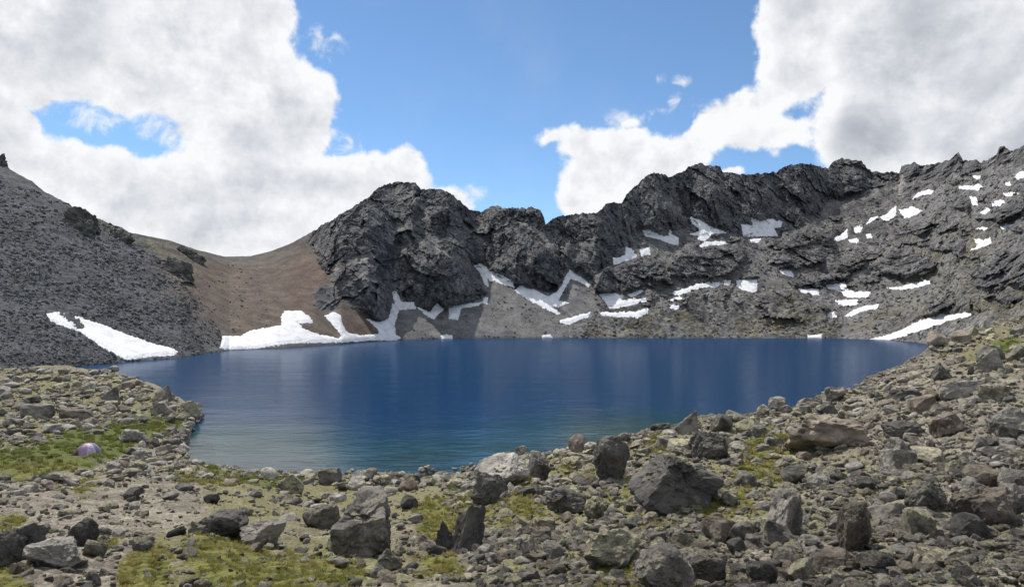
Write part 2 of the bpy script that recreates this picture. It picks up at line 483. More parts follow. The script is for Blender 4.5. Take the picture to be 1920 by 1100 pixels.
ucol = np.concatenate([np.arange(-900, -60, 14.0), np.arange(-60, 1980, 1.5), np.arange(1980, 2801, 14.0)])
NR = 330
tt = np.linspace(0, 1, NR)
jag = fbm(ucol / 9.0, 0.3, 0.7, 4, 0.6)
rocky = np.interp(ucol, [-60, 100, 130, 240, 260, 560, 600, 2000], [.3, .3, 1, .6, .12, .12, 1, 1])
vsky = np.interp(ucol, SKY[:, 0], SKY[:, 1]) + jag * 4.5 * rocky
cY = np.stack([np.interp(ucol, pu, ctrlY[:, k]) for k in range(4)], 1)
cV = np.stack([np.interp(ucol, pu, ctrlV[:, k]) for k in range(4)], 1)
cV[:, 0] = VH + EYE * F / cY[:, 0]
usm = np.arange(-1000.0, 2900.0, 2.0)
gk = np.exp(-0.5 * (np.arange(-40, 41) / 14.0) ** 2)
vsm = np.interp(ucol, usm, np.convolve(np.pad(np.interp(usm, SKY[:, 0], SKY[:, 1]), 40, 'edge'), gk / gk.sum(), 'valid'))
cV[:, 3] = vsm
v0 = cV[:, 0]
VS = v0[:, None] + (vsm - v0)[:, None] * tt[None, :]
VV = VS + (vsky - vsm)[:, None] * tt[None, :] ** 7
YY = np.empty_like(VV)
for i in range(len(ucol)):
    w = 1 / cY[i]
    YY[i] = 1 / np.interp(-VS[i], -cV[i], w)
# soften the folds between the stretches
ker = np.hanning(33)
ker /= ker.sum()
YY = np.apply_along_axis(lambda r: np.convolve(np.pad(r, 16, 'edge'), ker, 'valid'), 1, YY)
UU = np.repeat(ucol[:, None], NR, 1)


def z4(x, y):
    return (1440 + x / 2.558, 250 + y / 2.558)


def z3(x, y):
    return (1000 + x / 2.558, 250 + y / 2.558)


def z2(x, y):
    return (560 + x / 2.75, 300 + y / 2.75)


def z1(x, y):
    return (x / 2.444, 250 + y / 2.444)


def pts(fn, *xy):
    return [fn(xy[i], xy[i + 1]) for i in range(0, len(xy), 2)]


CLIFF = [(575, 455), (590, 432), (640, 395), (720, 330), (760, 320), (905, 380), (1023, 400), (1170, 360), (1221, 310), (1313, 290), (1500, 290), (1600, 280),
         (1700, 290), (1800, 270), (1940, 255), (1940, 290), (1890, 305), (1830, 318), (1760, 338), (1690, 342), (1640, 352), (1560, 372), (1520, 420), (1450, 440),
         (1390, 442), (1300, 442), (1285, 430), (1210, 442), (1180, 470), (1150, 490), (1165, 545), (1120, 552), (1105, 525), (1075, 508), (1060, 545), (1030, 550), (960, 530),
         (890, 497), (912, 545), (905, 562), (870, 570), (830, 575), (800, 580), (760, 570), (735, 545), (730, 575), (715, 602), (680, 588), (640, 560), (620, 520), (590, 475)]
OUTCROPS = [pts(z3, 300, 690, 340, 640, 420, 610, 520, 620, 600, 640, 640, 700, 560, 730, 440, 765, 340, 765, 300, 740),
            pts(z3, 640, 640, 720, 560, 820, 530, 920, 540, 1010, 590, 990, 650, 900, 690, 760, 690, 660, 690),
            pts(z4, 40, 610, 80, 500, 160, 470, 290, 480, 310, 560, 260, 620, 120, 650, 50, 650),
            pts(z4, 500, 650, 540, 590, 620, 550, 740, 580, 810, 620, 790, 670, 690, 690, 560, 680),
            pts(z4, 1000, 740, 1060, 620, 1140, 560, 1228, 540, 1300, 560, 1300, 740, 1160, 720, 1060, 760),
            pts(z4, 750, 870, 770, 800, 860, 780, 880, 830, 800, 870), pts(z4, 660, 470, 700, 430, 780, 430, 800, 470, 720, 490),
            pts(z4, 830, 560, 880, 500, 950, 520, 940, 570), pts(z4, 880, 360, 920, 310, 980, 330, 960, 380),
            pts(z4, 1080, 400, 1140, 340, 1228, 320, 1228, 400, 1120, 420), pts(z4, 320, 650, 380, 560, 460, 570, 470, 640, 380, 670),
            pts(z2, 65, 690, 110, 640, 180, 650, 215, 730, 215, 780, 150, 795, 90, 760), pts(z4, 260, 700, 330, 660, 400, 670, 380, 710),
            pts(z1, 735, 575, 800, 580, 850, 620, 880, 690, 840, 680, 780, 610), pts(z1, 285, 310, 400, 320, 420, 400, 400, 430, 300, 400),
            pts(z1, 500, 405, 570, 420, 590, 460, 540, 470)]
BROWN = [[(330, 560), (300, 470), (368, 470), (430, 482), (520, 466), (575, 445), (590, 470), (625, 520), (660, 575), (720, 610), (745, 640), (420, 665), (430, 640)],
         pts(z2, 900, 250, 960, 262, 960, 300, 880, 340, 800, 370, 790, 350, 860, 300)]
RUST = [[(565, 470), (600, 470), (625, 520), (590, 540), (575, 590), (540, 580), (550, 520)], [(640, 580), (690, 600), (730, 625), (650, 620)]]
OLIVE = [[(1150, 590), (1290, 575), (1330, 640), (1100, 640)], [(1380, 600), (1460, 560), (1560, 600), (1600, 640), (1380, 640)],
         [(1560, 600), (1700, 560), (1800, 540), (1940, 520), (1940, 590), (1820, 590), (1640, 640)], [(1620, 480), (1760, 430), (1880, 430), (1830, 500), (1700, 540)],
         [(180, 400), (330, 450), (380, 480), (420, 540), (330, 500), (220, 440)], [(1440, 535), (1500, 545), (1520, 580), (1450, 580)]]
GULLY = [pts(z2, 560, 170, 620, 230, 660, 300, 680, 300, 640, 230, 590, 175), pts(z2, 660, 400, 720, 440, 900, 540, 880, 545, 700, 450),
         pts(z2, 150, 560, 380, 470, 400, 490, 200, 580), pts(z2, 1100, 310, 1250, 370, 1340, 460, 1320, 470, 1220, 390),
         pts(z4, 610, 300, 640, 180, 650, 200, 640, 340), pts(z2, 380, 640, 410, 660, 390, 670), pts(z3, 640, 320, 700, 350, 740, 420, 700, 400)]
TALUS = [pts(z2, 500, 780, 600, 770, 740, 820, 900, 760, 985, 630, 1110, 670, 1350, 800, 1400, 900, 1340, 925, 520, 925),
         pts(z2, 1400, 620, 1500, 660, 1600, 800, 1400, 800, 1340, 730), pts(z3, 580, 720, 640, 720, 640, 860, 560, 860),
         pts(z4, 640, 420, 720, 330, 800, 285, 1000, 215, 1228, 165, 1300, 170, 1300, 250, 1228, 260, 1080, 300, 900, 300, 820, 380, 700, 430),
         pts(z3, 560, 500, 690, 540, 750, 550, 640, 620, 560, 610), pts(z4, 390, 780, 560, 720, 800, 690, 900, 760, 700, 850, 480, 960, 330, 970),
         pts(z3, 1030, 520, 1140, 490, 1140, 640, 1228, 740, 1100, 770, 1070, 640)]

SNOW = [  # label, outline
    ('long snowfield slanting down the grey scree slope to the lake edge', pts(z1, 215, 830, 270, 820, 400, 858, 500, 890, 600, 930, 700, 965, 790, 985, 814, 1000, 805, 1018, 700, 1025, 580, 1040, 500, 1000, 430, 955, 360, 910, 290, 885, 235, 870)),
    ('widest snowfield, curving along the lake edge below the brown slope', pts(z1, 1020, 930, 1100, 930, 1150, 905, 1290, 880, 1290, 840, 1305, 815, 1380, 815, 1425, 845, 1435, 870, 1370, 872, 1390, 895, 1450, 920, 1560, 942, 1564, 958, 1330, 962, 1180, 987, 1070, 997, 1010, 985)),
    ('snow tongue running up the rust brown scree between two larger snowfields', pts(z2, 135, 805, 180, 785, 215, 800, 225, 850, 250, 890, 320, 905, 370, 900, 380, 928, 240, 938, 190, 940, 225, 905)),
    ('forked snow tongue under the dark cliff foot, touching the lake', pts(z2, 350, 820, 420, 838, 465, 820, 485, 740, 510, 750, 515, 780, 495, 850, 500, 900, 525, 918, 500, 932, 370, 928, 350, 905, 415, 895, 410, 870)),
    ('shaded grey snow strip tucked against the cliff above the forked snow tongue', pts(z2, 485, 675, 505, 680, 530, 730, 590, 735, 605, 765, 520, 772, 500, 745, 488, 710)),
    ('zigzag snow patch below the tall dark buttress', pts(z2, 615, 762, 680, 785, 700, 750, 715, 738, 745, 770, 715, 800, 700, 820, 675, 812)),
    ('snow patch shaped like a hook at the foot of the tall dark buttress', pts(z2, 775, 770, 800, 753, 900, 738, 950, 733, 920, 752, 840, 762, 820, 822, 775, 817)),
    ('tiny snow scrap beside the end of the tall dark buttress', pts(z2, 953, 710, 975, 710, 972, 742, 953, 740)),
    ('small snow scrap at the water below the grey talus cone', pts(z2, 735, 908, 760, 900, 795, 906, 790, 930, 742, 930)),
    ('long snow strip descending from the notch behind the tall dark buttress', pts(z2, 905, 545, 940, 535, 965, 550, 980, 570, 1060, 600, 1105, 630, 1110, 655, 1060, 645, 1010, 622, 985, 622, 972, 605, 980, 650, 962, 645, 935, 580)),
    ('branching snowfield climbing both sides of the small grey talus cone', pts(z2, 1115, 672, 1140, 650, 1220, 670, 1290, 705, 1330, 680, 1360, 640, 1375, 600, 1400, 566, 1420, 580, 1480, 620, 1508, 645, 1495, 657, 1440, 622, 1405, 612, 1385, 640, 1350, 700, 1340, 725, 1395, 738, 1340, 760, 1300, 757, 1350, 790, 1330, 797, 1280, 772, 1210, 737, 1160, 707)),
    ('narrow snow sliver on the slope below the branching snowfield', pts(z2, 1345, 828, 1420, 808, 1450, 798, 1505, 787, 1495, 810, 1440, 827, 1400, 847, 1350, 842)),
    ('thin snow scrap at the waterline under the narrow snow sliver', pts(z2, 1252, 906, 1300, 903, 1312, 920, 1258, 922)),
    ('bowl shaped snow patch under the round dark outcrop', pts(z3, 316, 770, 410, 768, 420, 800, 450, 803, 540, 788, 542, 807, 470, 827, 400, 842, 365, 842)),
    ('small snow scrap above the rim of the bowl shaped patch', pts(z3, 450, 775, 520, 752, 532, 765, 470, 788)),
    ('long flat snow band just below the bowl shaped patch', pts(z3, 316, 860, 400, 860, 480, 858, 550, 840, 547, 862, 500, 890, 470, 882, 400, 882, 330, 874)),
    ('peaked snow patch on the ledge above the round dark outcrop', pts(z3, 383, 600, 440, 590, 445, 548, 470, 553, 497, 590, 480, 602, 410, 622, 385, 632)),
    ('small square snow patch beside the peaked one', pts(z3, 510, 558, 557, 548, 562, 582, 518, 592)),
    ('curved snow strip at the foot of the high ridge wall', pts(z3, 526, 468, 550, 461, 600, 488, 650, 498, 655, 463, 667, 490, 697, 505, 694, 537, 650, 527, 600, 507, 540, 497)),
    ('star shaped snow patch spreading from a gully in the high ridge wall', pts(z3, 750, 400, 800, 418, 850, 448, 927, 478, 850, 482, 842, 502, 820, 519, 788, 512, 793, 492, 748, 482, 788, 472, 798, 460, 763, 430)),
    ('thin snow crescent lying under the star shaped patch', pts(z3, 793, 542, 830, 523, 900, 518, 947, 530, 900, 534, 840, 537, 810, 547)),
    ('ragged crown shaped snow patch below the highest ridge wall', pts(z3, 998, 438, 1030, 438, 1055, 448, 1045, 408, 1090, 423, 1130, 410, 1192, 423, 1187, 447, 1152, 452, 1172, 487, 1120, 494, 1010, 492, 1003, 470)),
    ('small flat snow scrap under the crown shaped patch', pts(z3, 1038, 510, 1090, 508, 1087, 524, 1043, 524)),
    ('long snow strip above the broken rocks behind the lake', pts(z3, 668, 765, 720, 748, 780, 723, 880, 716, 902, 722, 880, 740, 800, 744, 720, 772, 680, 784)),
    ('small snow streak just below the end of the long strip', pts(z3, 648, 803, 700, 783, 712, 795, 660, 812)),
    ('snow scrap lowest of those under the long strip', pts(z3, 653, 823, 702, 828, 692, 844, 656, 842)),
    ('square snow patch on the slope below the grey gully', pts(z3, 973, 706, 1072, 703, 1074, 757, 1050, 764, 1000, 752, 976, 738)),
    ('small snow scrap touching the square patch', pts(z3, 913, 708, 947, 706, 942, 728, 916, 728)),
    ('small oval snow patch beside the grey gully', pts(z4, 53, 658, 100, 658, 130, 690, 100, 687, 68, 677)),
    ('wedge of snow on the slope above the mossy shore', pts(z4, 143, 748, 242, 750, 245, 777, 215, 777, 160, 764)),
    ('stepped snow patch over the two narrow strips above the shore', pts(z4, 276, 728, 340, 723, 365, 710, 385, 753, 400, 763, 492, 763, 477, 787, 375, 787, 350, 762, 290, 752)),
    ('narrow flat snow strip between the stepped patch and the rising one', pts(z4, 323, 803, 432, 798, 432, 820, 380, 827, 340, 822)),
    ('narrow rising snow strip below the stepped patch', pts(z4, 368, 877, 410, 848, 460, 830, 532, 820, 522, 840, 450, 852, 400, 877)),
    ('small snow scrap above the shore beside the rising strip', pts(z4, 286, 868, 315, 860, 332, 887, 293, 892)),
    ('thin snow strip at the water under the mossy shore', pts(z4, 188, 970, 257, 966, 257, 982, 193, 987)),
    ('longest straight snow band, rising from the water behind the boulder bank', pts(z4, 473, 992, 560, 972, 640, 942, 720, 902, 830, 877, 982, 860, 962, 877, 870, 903, 800, 925, 720, 953, 640, 975, 560, 997)),
    ('slender snow band on the mid slope below the dark crag', pts(z4, 573, 742, 640, 736, 700, 718, 777, 708, 777, 722, 700, 740, 640, 750)),
    ('triangular snow patch lowest in the chain climbing the gully', pts(z4, 313, 508, 350, 488, 380, 466, 380, 502, 330, 517)),
    ('small upright snow patch in the chain climbing the gully', pts(z4, 413, 460, 440, 445, 454, 455, 442, 480, 416, 482)),
    ('tiny flat snow scrap by the lowest patch of the chain', pts(z4, 388, 508, 432, 506, 432, 522, 400, 524)),
    ('tall triangular snow patch facing its twin high in the gully', pts(z4, 538, 400, 570, 388, 614, 348, 614, 392, 590, 412, 560, 427)),
    ('kite shaped snow patch, twin of the triangle high in the gully', pts(z4, 628, 370, 665, 363, 690, 356, 737, 370, 715, 387, 680, 402, 653, 407)),
    ('snow strip running up to the rock pinnacle on the ridge', pts(z4, 693, 317, 720, 288, 770, 270, 792, 275, 782, 292, 740, 295, 710, 312)),
    ('flat snow strip under the twin rock towers of the ridge', pts(z4, 913, 253, 990, 253, 1005, 243, 1032, 258, 1010, 272, 920, 267)),
    ('upright snow patch below the flat strip of the ridge towers', pts(z4, 966, 306, 1000, 308, 1007, 347, 983, 352)),
    ('ragged snow strip on the dark crag near the ridge towers', pts(z4, 1073, 345, 1120, 323, 1137, 330, 1112, 352, 1078, 357)),
    ('short snow strip on the slope below the ragged strip', pts(z4, 1013, 385, 1050, 363, 1067, 370, 1042, 387)),
    ('thin snow strip below the topmost patch', pts(z4, 1128, 295, 1180, 283, 1202, 290, 1180, 302, 1140, 304)),
    ('topmost snow patch, under the highest rock tower', pts(z4, 1183, 210, 1210, 183, 1250, 186, 1240, 207, 1200, 222)),
    ('tiny snow scrap beside the topmost patch', pts(z4, 1138, 238, 1160, 233, 1164, 250, 1143, 252)),
    ('short slanting snow strip high on the grassy slope', pts(z4, 1103, 457, 1140, 440, 1172, 443, 1130, 464)),
    ('thin level snow strip above the flag shaped patch', pts(z4, 998, 456, 1050, 453, 1052, 467, 1003, 469)),
    ('flag shaped snow patch on the grassy upper slope', pts(z4, 988, 520, 1065, 510, 1072, 530, 1040, 547, 973, 562, 1010, 540)),
    ('faint snow streak linking the chain of patches in the gully', pts(z4, 463, 442, 495, 406, 527, 401, 497, 422, 470, 442)),
    ('tiny snow scrap just under a rock tower of the ridge', pts(z4, 983, 203, 1017, 203, 1017, 220, 988, 217)),
    ('tiny snow scrap near the upright patch of the chain', pts(z4, 470, 488, 495, 483, 497, 500, 474, 502)),
]

wu = UU + 9 * fbm(UU / 22, VV / 22, 1.5, 4, 0.6)
wv = VV + 7 * fbm(UU / 22, VV / 22, 9.5, 4, 0.6)
m_cliff = soft_mask([CLIFF], wu, wv, 4)
m_out = soft_mask(OUTCROPS, wu, wv, 6)
m_brown = soft_mask(BROWN, wu, wv, 42)
m_rust = soft_mask(RUST, wu, wv, 16)
m_olive = soft_mask(OLIVE, wu, wv, 24)
m_gully = soft_mask(GULLY, wu, wv, 4)
m_talus = soft_mask(TALUS, wu, wv, 14)
m_snow = np.clip(soft_mask([s[1] for s in SNOW], UU, VV, 11) * 1.8, 0, 1)
m_loose = soft_mask([[(1150, 470), (1300, 445), (1500, 430), (1640, 360), (1800, 330), (1930, 320), (1930, 560), (1700, 600), (1200, 600)]], wu, wv, 20)
crag = sst(fbm(UU / 60, VV / 26, 2.9, 4, 0.55) + 0.1, 0.30, 0.42) * m_loose * (1 - m_talus)
m_rock = np.maximum.reduce([m_cliff * (1 - 0.75 * m_gully), m_out, 0.85 * crag])
m_left = 1 - sst(wu, 330, 470)
m_right = sst(wu, 1090, 1180) * (1 - m_talus)

# the buttresses of the peak stand forward, the gullies between them lie back
X0 = (UU - U0) / F * YY
Z0 = EYE + (VH - VV) / F * YY
push = np.zeros_like(YY)
for (bu, bv, ru, rv, a) in ((835, 520, 75, 80, 20), (690, 535, 50, 80, 15), (740, 400, 60, 60, 9), (840, 385, 35, 45, 8), (960, 440, 40, 70, 10), (1000, 490, 60, 60, 8),
                            (790, 400, 18, 70, -9), (890, 420, 25, 60, -12), (1110, 450, 60, 60, 8), (1230, 390, 50, 70, 14), (1330, 370, 40, 70, 10),
                            (1420, 380, 40, 50, 10), (1500, 360, 40, 50, 8), (1590, 335, 50, 45, 16), (1280, 390, 20, 60, -9), (1460, 390, 18, 50, -8)):
    q = np.hypot((UU - bu) / ru, (VV - bv) / rv)
    push += a * np.clip(1 - q, 0, 1)
push *= m_cliff
push += 11 * m_out * (0.4 + 0.6 * sst(UU, 1000, 1100)) + 6 * crag
calm = 1 - 0.92 * m_snow
big = ridged(X0 / 42, YY / 60, Z0 / 90, 3) - 0.35
mid = ridged(X0 / 13, YY / 18, Z0 / 26, 4, 0.55) - 0.35
mid = 0.62 * mid + 0.5 * (ridged(X0 / 9, YY / 60, Z0 / 70, 3, 0.5) - 0.35)
fin = fbm(X0 / 4.0, YY / 6, Z0 / 5.0, 4, 0.65)
soft = fbm(X0 / 34, YY / 34, 0.5, 3)


def facets(a, b, seed):
    """Broken rock faces: each cell of a jittered grid has its own offset and tilt."""
    r = np.random.default_rng(seed)
    T = r.random((64, 64, 5))
    ia, ib = np.floor(a).astype(int), np.floor(b).astype(int)
    best, res = np.full(a.shape, 1e9), np.zeros(a.shape)
    for da in (-1, 0, 1):
        for db in (-1, 0, 1):
            t = T[(ia + da) & 63, (ib + db) & 63]
            pa, pb = a - (ia + da + t[..., 0]), b - (ib + db + t[..., 1])
            d = pa * pa + pb * pb
            k = d < best
            best = np.where(k, d, best)
            res = np.where(k, (t[..., 2] - .5) * 1.2 + (t[..., 3] - .5) * 2.2 * pa + (t[..., 4] - .5) * 1.6 * pb, res)
    return res


wx = X0 + 2.2 * fbm(X0 / 6, Z0 / 6, 0.9, 3)
wz = Z0 + 0.35 * X0 + 2.2 * fbm(X0 / 6, Z0 / 6, 6.9, 3)
mid = 0.45 * mid + 0.75 * facets(wx / 15, wz / 21, 1) + 0.34 * facets(wx / 5.5, wz / 8, 2)
fin = 0.6 * fin + 0.5 * facets(wx / 2.2, wz / 3.0, 3)
fin *= 1 - 0.9 * m_brown
dY = -(push * calm + m_rock * (11 * big + 6.5 * mid) + m_rock * 2.4 * fin) * (0.35 + 0.65 * calm)
rough_r = m_right * (1 - m_rock)
dY *= np.clip(tt[None, :] * 22, 0.1, 1)
YF = YY + dY
XF = (UU - U0) / F * YF
ZF = EYE + (VH - VV) / F * YF
hum = ridged(X0 / 46, YY / 46, 0.3, 3, 0.5) - 0.3
kno = fbm(X0 / 15, YY / 15, 4.3, 4, 0.6)
lit_ = fbm(X0 / 5, YY / 6, 1.3, 2, 0.6)
dZ = rough_r * (4.5 * hum + 2.0 * kno + 0.7 * lit_) + (1 - m_rock) * (1 - rough_r) * (0.9 * kno + 0.35 * lit_) * (0.5 + 0.9 * m_left)
dZ *= 1 - 0.85 * m_brown
dZ += 1.2 * m_left * (1 - m_rock) * hum
fade = np.clip(tt[None, :] * 16, 0.03, 1) * np.clip((1 - tt[None, :]) * 14, 0, 1)
ZF = ZF + dZ * calm * fade * np.clip(YY / 300, 0.4, 1.2)

# base colours of the different ground
m_talus0 = m_talus
n_a = fbm(X0 / 20, YY / 30, Z0 / 20, 5, 0.6)
n_b = fbm(X0 / 5, YY / 8, Z0 / 4, 4, 0.65)
n_c = ridged(X0 / 11, YY / 20, Z0 / 60, 4, 0.6)


def C(*c):
    return np.array(c, np.float32)


def mix(a, b, t):
    return a + (b - a) * np.clip(t, 0, 1)[..., None]


tint = np.broadcast_to(C(.124, .119, .113), UU.shape + (3,)).copy()
tint = mix(tint, C(.058, .061, .067), m_left * 0.9)
tint = mix(tint, C(.062, .062, .063), sst(n_a, -0.05, 0.35) * 0.85)
tint = mix(tint, C(.135, .131, .127), m_talus * 0.9)
tint = mix(tint, C(.098, .077, .061), m_brown * 0.95)
tint = mix(tint, C(.104, .073, .057), m_rust * 0.7)
tint = mix(tint, C(.105, .096, .056), m_olive * sst(n_b + n_a, -0.25, 0.35) * 0.8)
cliff_c = mix(mix(C(.054, .055, .059), C(.108, .106, .104), sst(n_c, 0.15, 0.75)), C(.13, .118, .104), sst(n_b, 0.2, 0.6) * 0.6)
tint = mix(tint, np.broadcast_to(cliff_c, tint.shape), m_rock)
tint = mix(tint, C(.19, .178, .165), m_gully * 0.9)
tint *= (1.12 + 0.36 * n_b)[..., None]
tint = np.clip(tint, 0.02, 0.5)

nc = len(ucol)
# foot of the slope under water in front, back slope behind the skyline
front = np.stack([XF[:, 0] * (1 - 14 / YF[:, 0]), YF[:, 0] - 14, np.full(nc, -7.0)], -1)[:, None]
back1 = np.stack([XF[:, -1] * (1 + 14 / YF[:, -1]), YF[:, -1] + 14, ZF[:, -1] - 9], -1)[:, None]
back2 = np.stack([XF[:, -1] * (1 + 160 / YF[:, -1]), YF[:, -1] + 160, ZF[:, -1] - 100], -1)[:, None]
FARP = np.concatenate([front, np.stack([XF, YF, ZF], -1), back1, back2], 1)
FART = np.concatenate([tint[:, :1], tint, tint[:, -1:], tint[:, -1:]], 1)
nrow = FARP.shape[1]
quads = grid_quads(nc, nrow)
qc, qr = np.divmod(quads[:, 0], nrow)
qr1 = np.clip(qr - 1, 0, NR - 1)
qu = ucol[qc]
cl = m_cliff[qc, qr1] > 0.5
zone = np.full(len(quads), 0)
zone[(qu > 380) & (qu <= 760)] = 1
zone[(qu > 760)] = 4
zone[(qu > 735) & (qu < 1110)] = 4
zone[(m_talus[qc, qr1] > 0.5)] = 5
zone[(qu > 1130) & ~(m_talus[qc, qr1] > 0.5)] = 6
zone[cl & (qu < 905)] = 2
zone[cl & (qu >= 905)] = 3
zone[(qr > NR) & (qu > 580) & (qu < 905)] = 2
zone[(qr > NR) & (qu >= 905)] = 3
ZN = {0: ('scree_slope', 'grey boulder strewn scree slope falling from the ridge to the lake edge'),
      1: ('col_slope', 'smooth brown and rust scree slope below the saddle'),
      2: ('mountain_peak', 'dark craggy double topped peak above the far shore'),
      3: ('mountain_ridge', 'long jagged dark ridge with rock towers along the skyline'),
      4: ('lower_slope', 'grey stony slope at the foot of the cliffs behind the lake'),
      5: ('talus_slope', 'pale grey talus cones fanning out below the cliffs'),
      6: ('mountainside', 'broken stony mountainside dotted with outcrops and snow')}
FP, FT = FARP.reshape(-1, 3), FART.reshape(-1, 3)
for k, (nm, lab) in ZN.items():
    q = quads[zone == k]
    if len(q):
        used, inv = np.unique(q, return_inverse=True)
        me = mesh_np(nm, FP[used], inv.reshape(-1, 4), attrs={'tint': FT[used]})
        tag(obj(nm, me, {0: M_SCREE, 1: M_SLOPE, 5: M_SLOPE}.get(k, M_FAR)), lab, None, None, 'structure')


def far_at(u, v):
    """A point of the far terrain's surface, by bilinear lookup in its grid."""
    u = np.asarray(u, float)
    v = np.asarray(v, float)
    ci = np.clip(np.interp(u, ucol, np.arange(nc)), 0, nc - 1.001)
    a = np.interp(u, ucol, v0)
    b = np.interp(u, ucol, vsm)
    bj = np.interp(u, ucol, vsky) - b
    t = np.clip((v - a) / (b - a), 0, 1)
    for _ in range(6):
        t = np.clip((v - bj * t ** 7 - a) / (b - a), 0, 1)
    ri = np.clip(t * (NR - 1), 0, NR - 1.001)
    c, r = ci.astype(int), ri.astype(int)
    fc, fr = (ci - c)[..., None], (ri - r)[..., None]
    G = FARP[:, 1:-2]
    return (G[c, r] * (1 - fc) * (1 - fr) + G[c + 1, r] * fc * (1 - fr) + G[c, r + 1] * (1 - fc) * fr + G[c + 1, r + 1] * fc * fr)


# ------------------------------------------------------------------ snow patches, each a thing of its own
def snow_patch(label, poly, idx):
    P = np.array(poly)
    st = 0.75 if np.ptp(P[:, 0]) < 90 else 1.0
    us = np.arange(P[:, 0].min() - 4, P[:, 0].max() + 5, st)
    vs = np.arange(P[:, 1].min() - 4, P[:, 1].max() + 5, st * 0.8)
    U, V = np.meshgrid(us, vs, indexing='ij')
    d = inside_dist(poly, U, V) + 2.6 * fbm(U / 6 + idx, V / 2.6, 2.2, 4, 0.65) + 0.9
    if idx == 0:
        for (hu, hv, hr) in ((125, 592, 5), (133, 597, 6), (144, 604, 5), (150, 612, 6), (118, 590, 4)):
            d = np.minimum(d, np.hypot((U - hu) / 1.3, V - hv) - hr + 2.5 * fbm(U / 5, V / 3, 4.4, 2))
    keep = d > 0
    W = far_at(U, V)
    W[..., 2] += 0.12 + 0.5 * sst(d, 0, 7)
    W[..., 1] -= 0.15
    ok = keep[:-1, :-1] & keep[1:, :-1] & keep[1:, 1:] & keep[:-1, 1:]
    q = grid_quads(len(us), len(vs))[ok.ravel()]
    if not len(q):
        return
    used, inv = np.unique(q, return_inverse=True)
    q = inv.reshape(-1, 4)
    vtx = W.reshape(-1, 3)[used]
    e = np.concatenate([q[:, [0, 1]], q[:, [1, 2]], q[:, [2, 3]], q[:, [3, 0]]])
    key = np.sort(e, 1)
    _, ii, cnt = np.unique(key, axis=0, return_index=True, return_counts=True)
    be = e[ii[cnt == 1]]
    bv = np.unique(be)
    remap = np.full(len(vtx), -1)
    remap[bv] = len(vtx) + np.arange(len(bv))
    low = vtx[bv] + np.array([0, 0.5, -0.9])
    q2 = np.stack([be[:, 1], be[:, 0], remap[be[:, 0]], remap[be[:, 1]]], 1)
    org = vtx.mean(0)
    me = mesh_np('snow_patch', np.concatenate([vtx, low]) - org, np.concatenate([q, q2]), smooth=True)
    tag(obj('snow_patch', me, M_SNOW, None, org), label, 'snow patch', 'snow patches lying on the mountain slopes')


for i, (lab, poly) in enumerate(SNOW):
    snow_patch(lab, poly, i)

# ------------------------------------------------------------------ the near ground
EDGE = np.array([(-900, 680), (-300, 684), (0, 688), (120, 686), (200, 692), (250, 708), (300, 725), (340, 748), (366, 762), (400, 779), (450, 806), (520, 846), (560, 868), (600, 889), (700, 887), (860, 885), (900, 873), (930, 858), (955, 848), (985, 852), (1020, 862), (1070, 852), (1110, 842),
                 (1190, 818), (1222, 797), (1250, 789), (1300, 782), (1370, 773), (1430, 770), (1470, 765), (1520, 750), (1600, 723), (1650, 697), (1700, 676),
                 (1740, 656), (1780, 640), (1830, 618), (1870, 603), (1920, 588), (2000, 570), (2400, 520), (2800, 500)], float)
EY = np.array([(-900, 125), (0, 128), (120, 145), (200, 160), (250, 138), (300, 118), (340, 102), (366, 95), (400, 86), (450, 75), (520, 63), (560, 58), (600, 54.0), (860, 55.2), (900, 53),
               (955, 48), (1100, 45), (1230, 48), (1500, 60), (1600, 68), (1740, 85), (1830, 100), (1920, 115), (2800, 130)], float)
ncol2 = np.concatenate([np.arange(-500, -40, 15.0), np.arange(-40, 1960, 3.0), np.arange(1960, 2500, 15.0)])
ve = np.interp(ncol2, EDGE[:, 0], EDGE[:, 1])
ye = np.interp(ncol2, EY[:, 0], EY[:, 1])
yb = np.interp(ncol2, [0, 900, 1400, 1920], [8.6, 8.4, 7.4, 7.2])
pw_ = np.interp(ncol2, [0, 300, 600, 860, 1300, 1740], [2.45, 2.4, 2.0, 1.85, 1.67, 1.6])
NR2 = 300
VMAX = 1480.0


COVE = [(378, 740), (372, 763), (360, 783), (348, 806), (341, 832), (336, 850), (350, 861), (380, 867), (420, 874), (450, 879), (520, 885), (600, 889),
        (640, 889), (640, 700)]


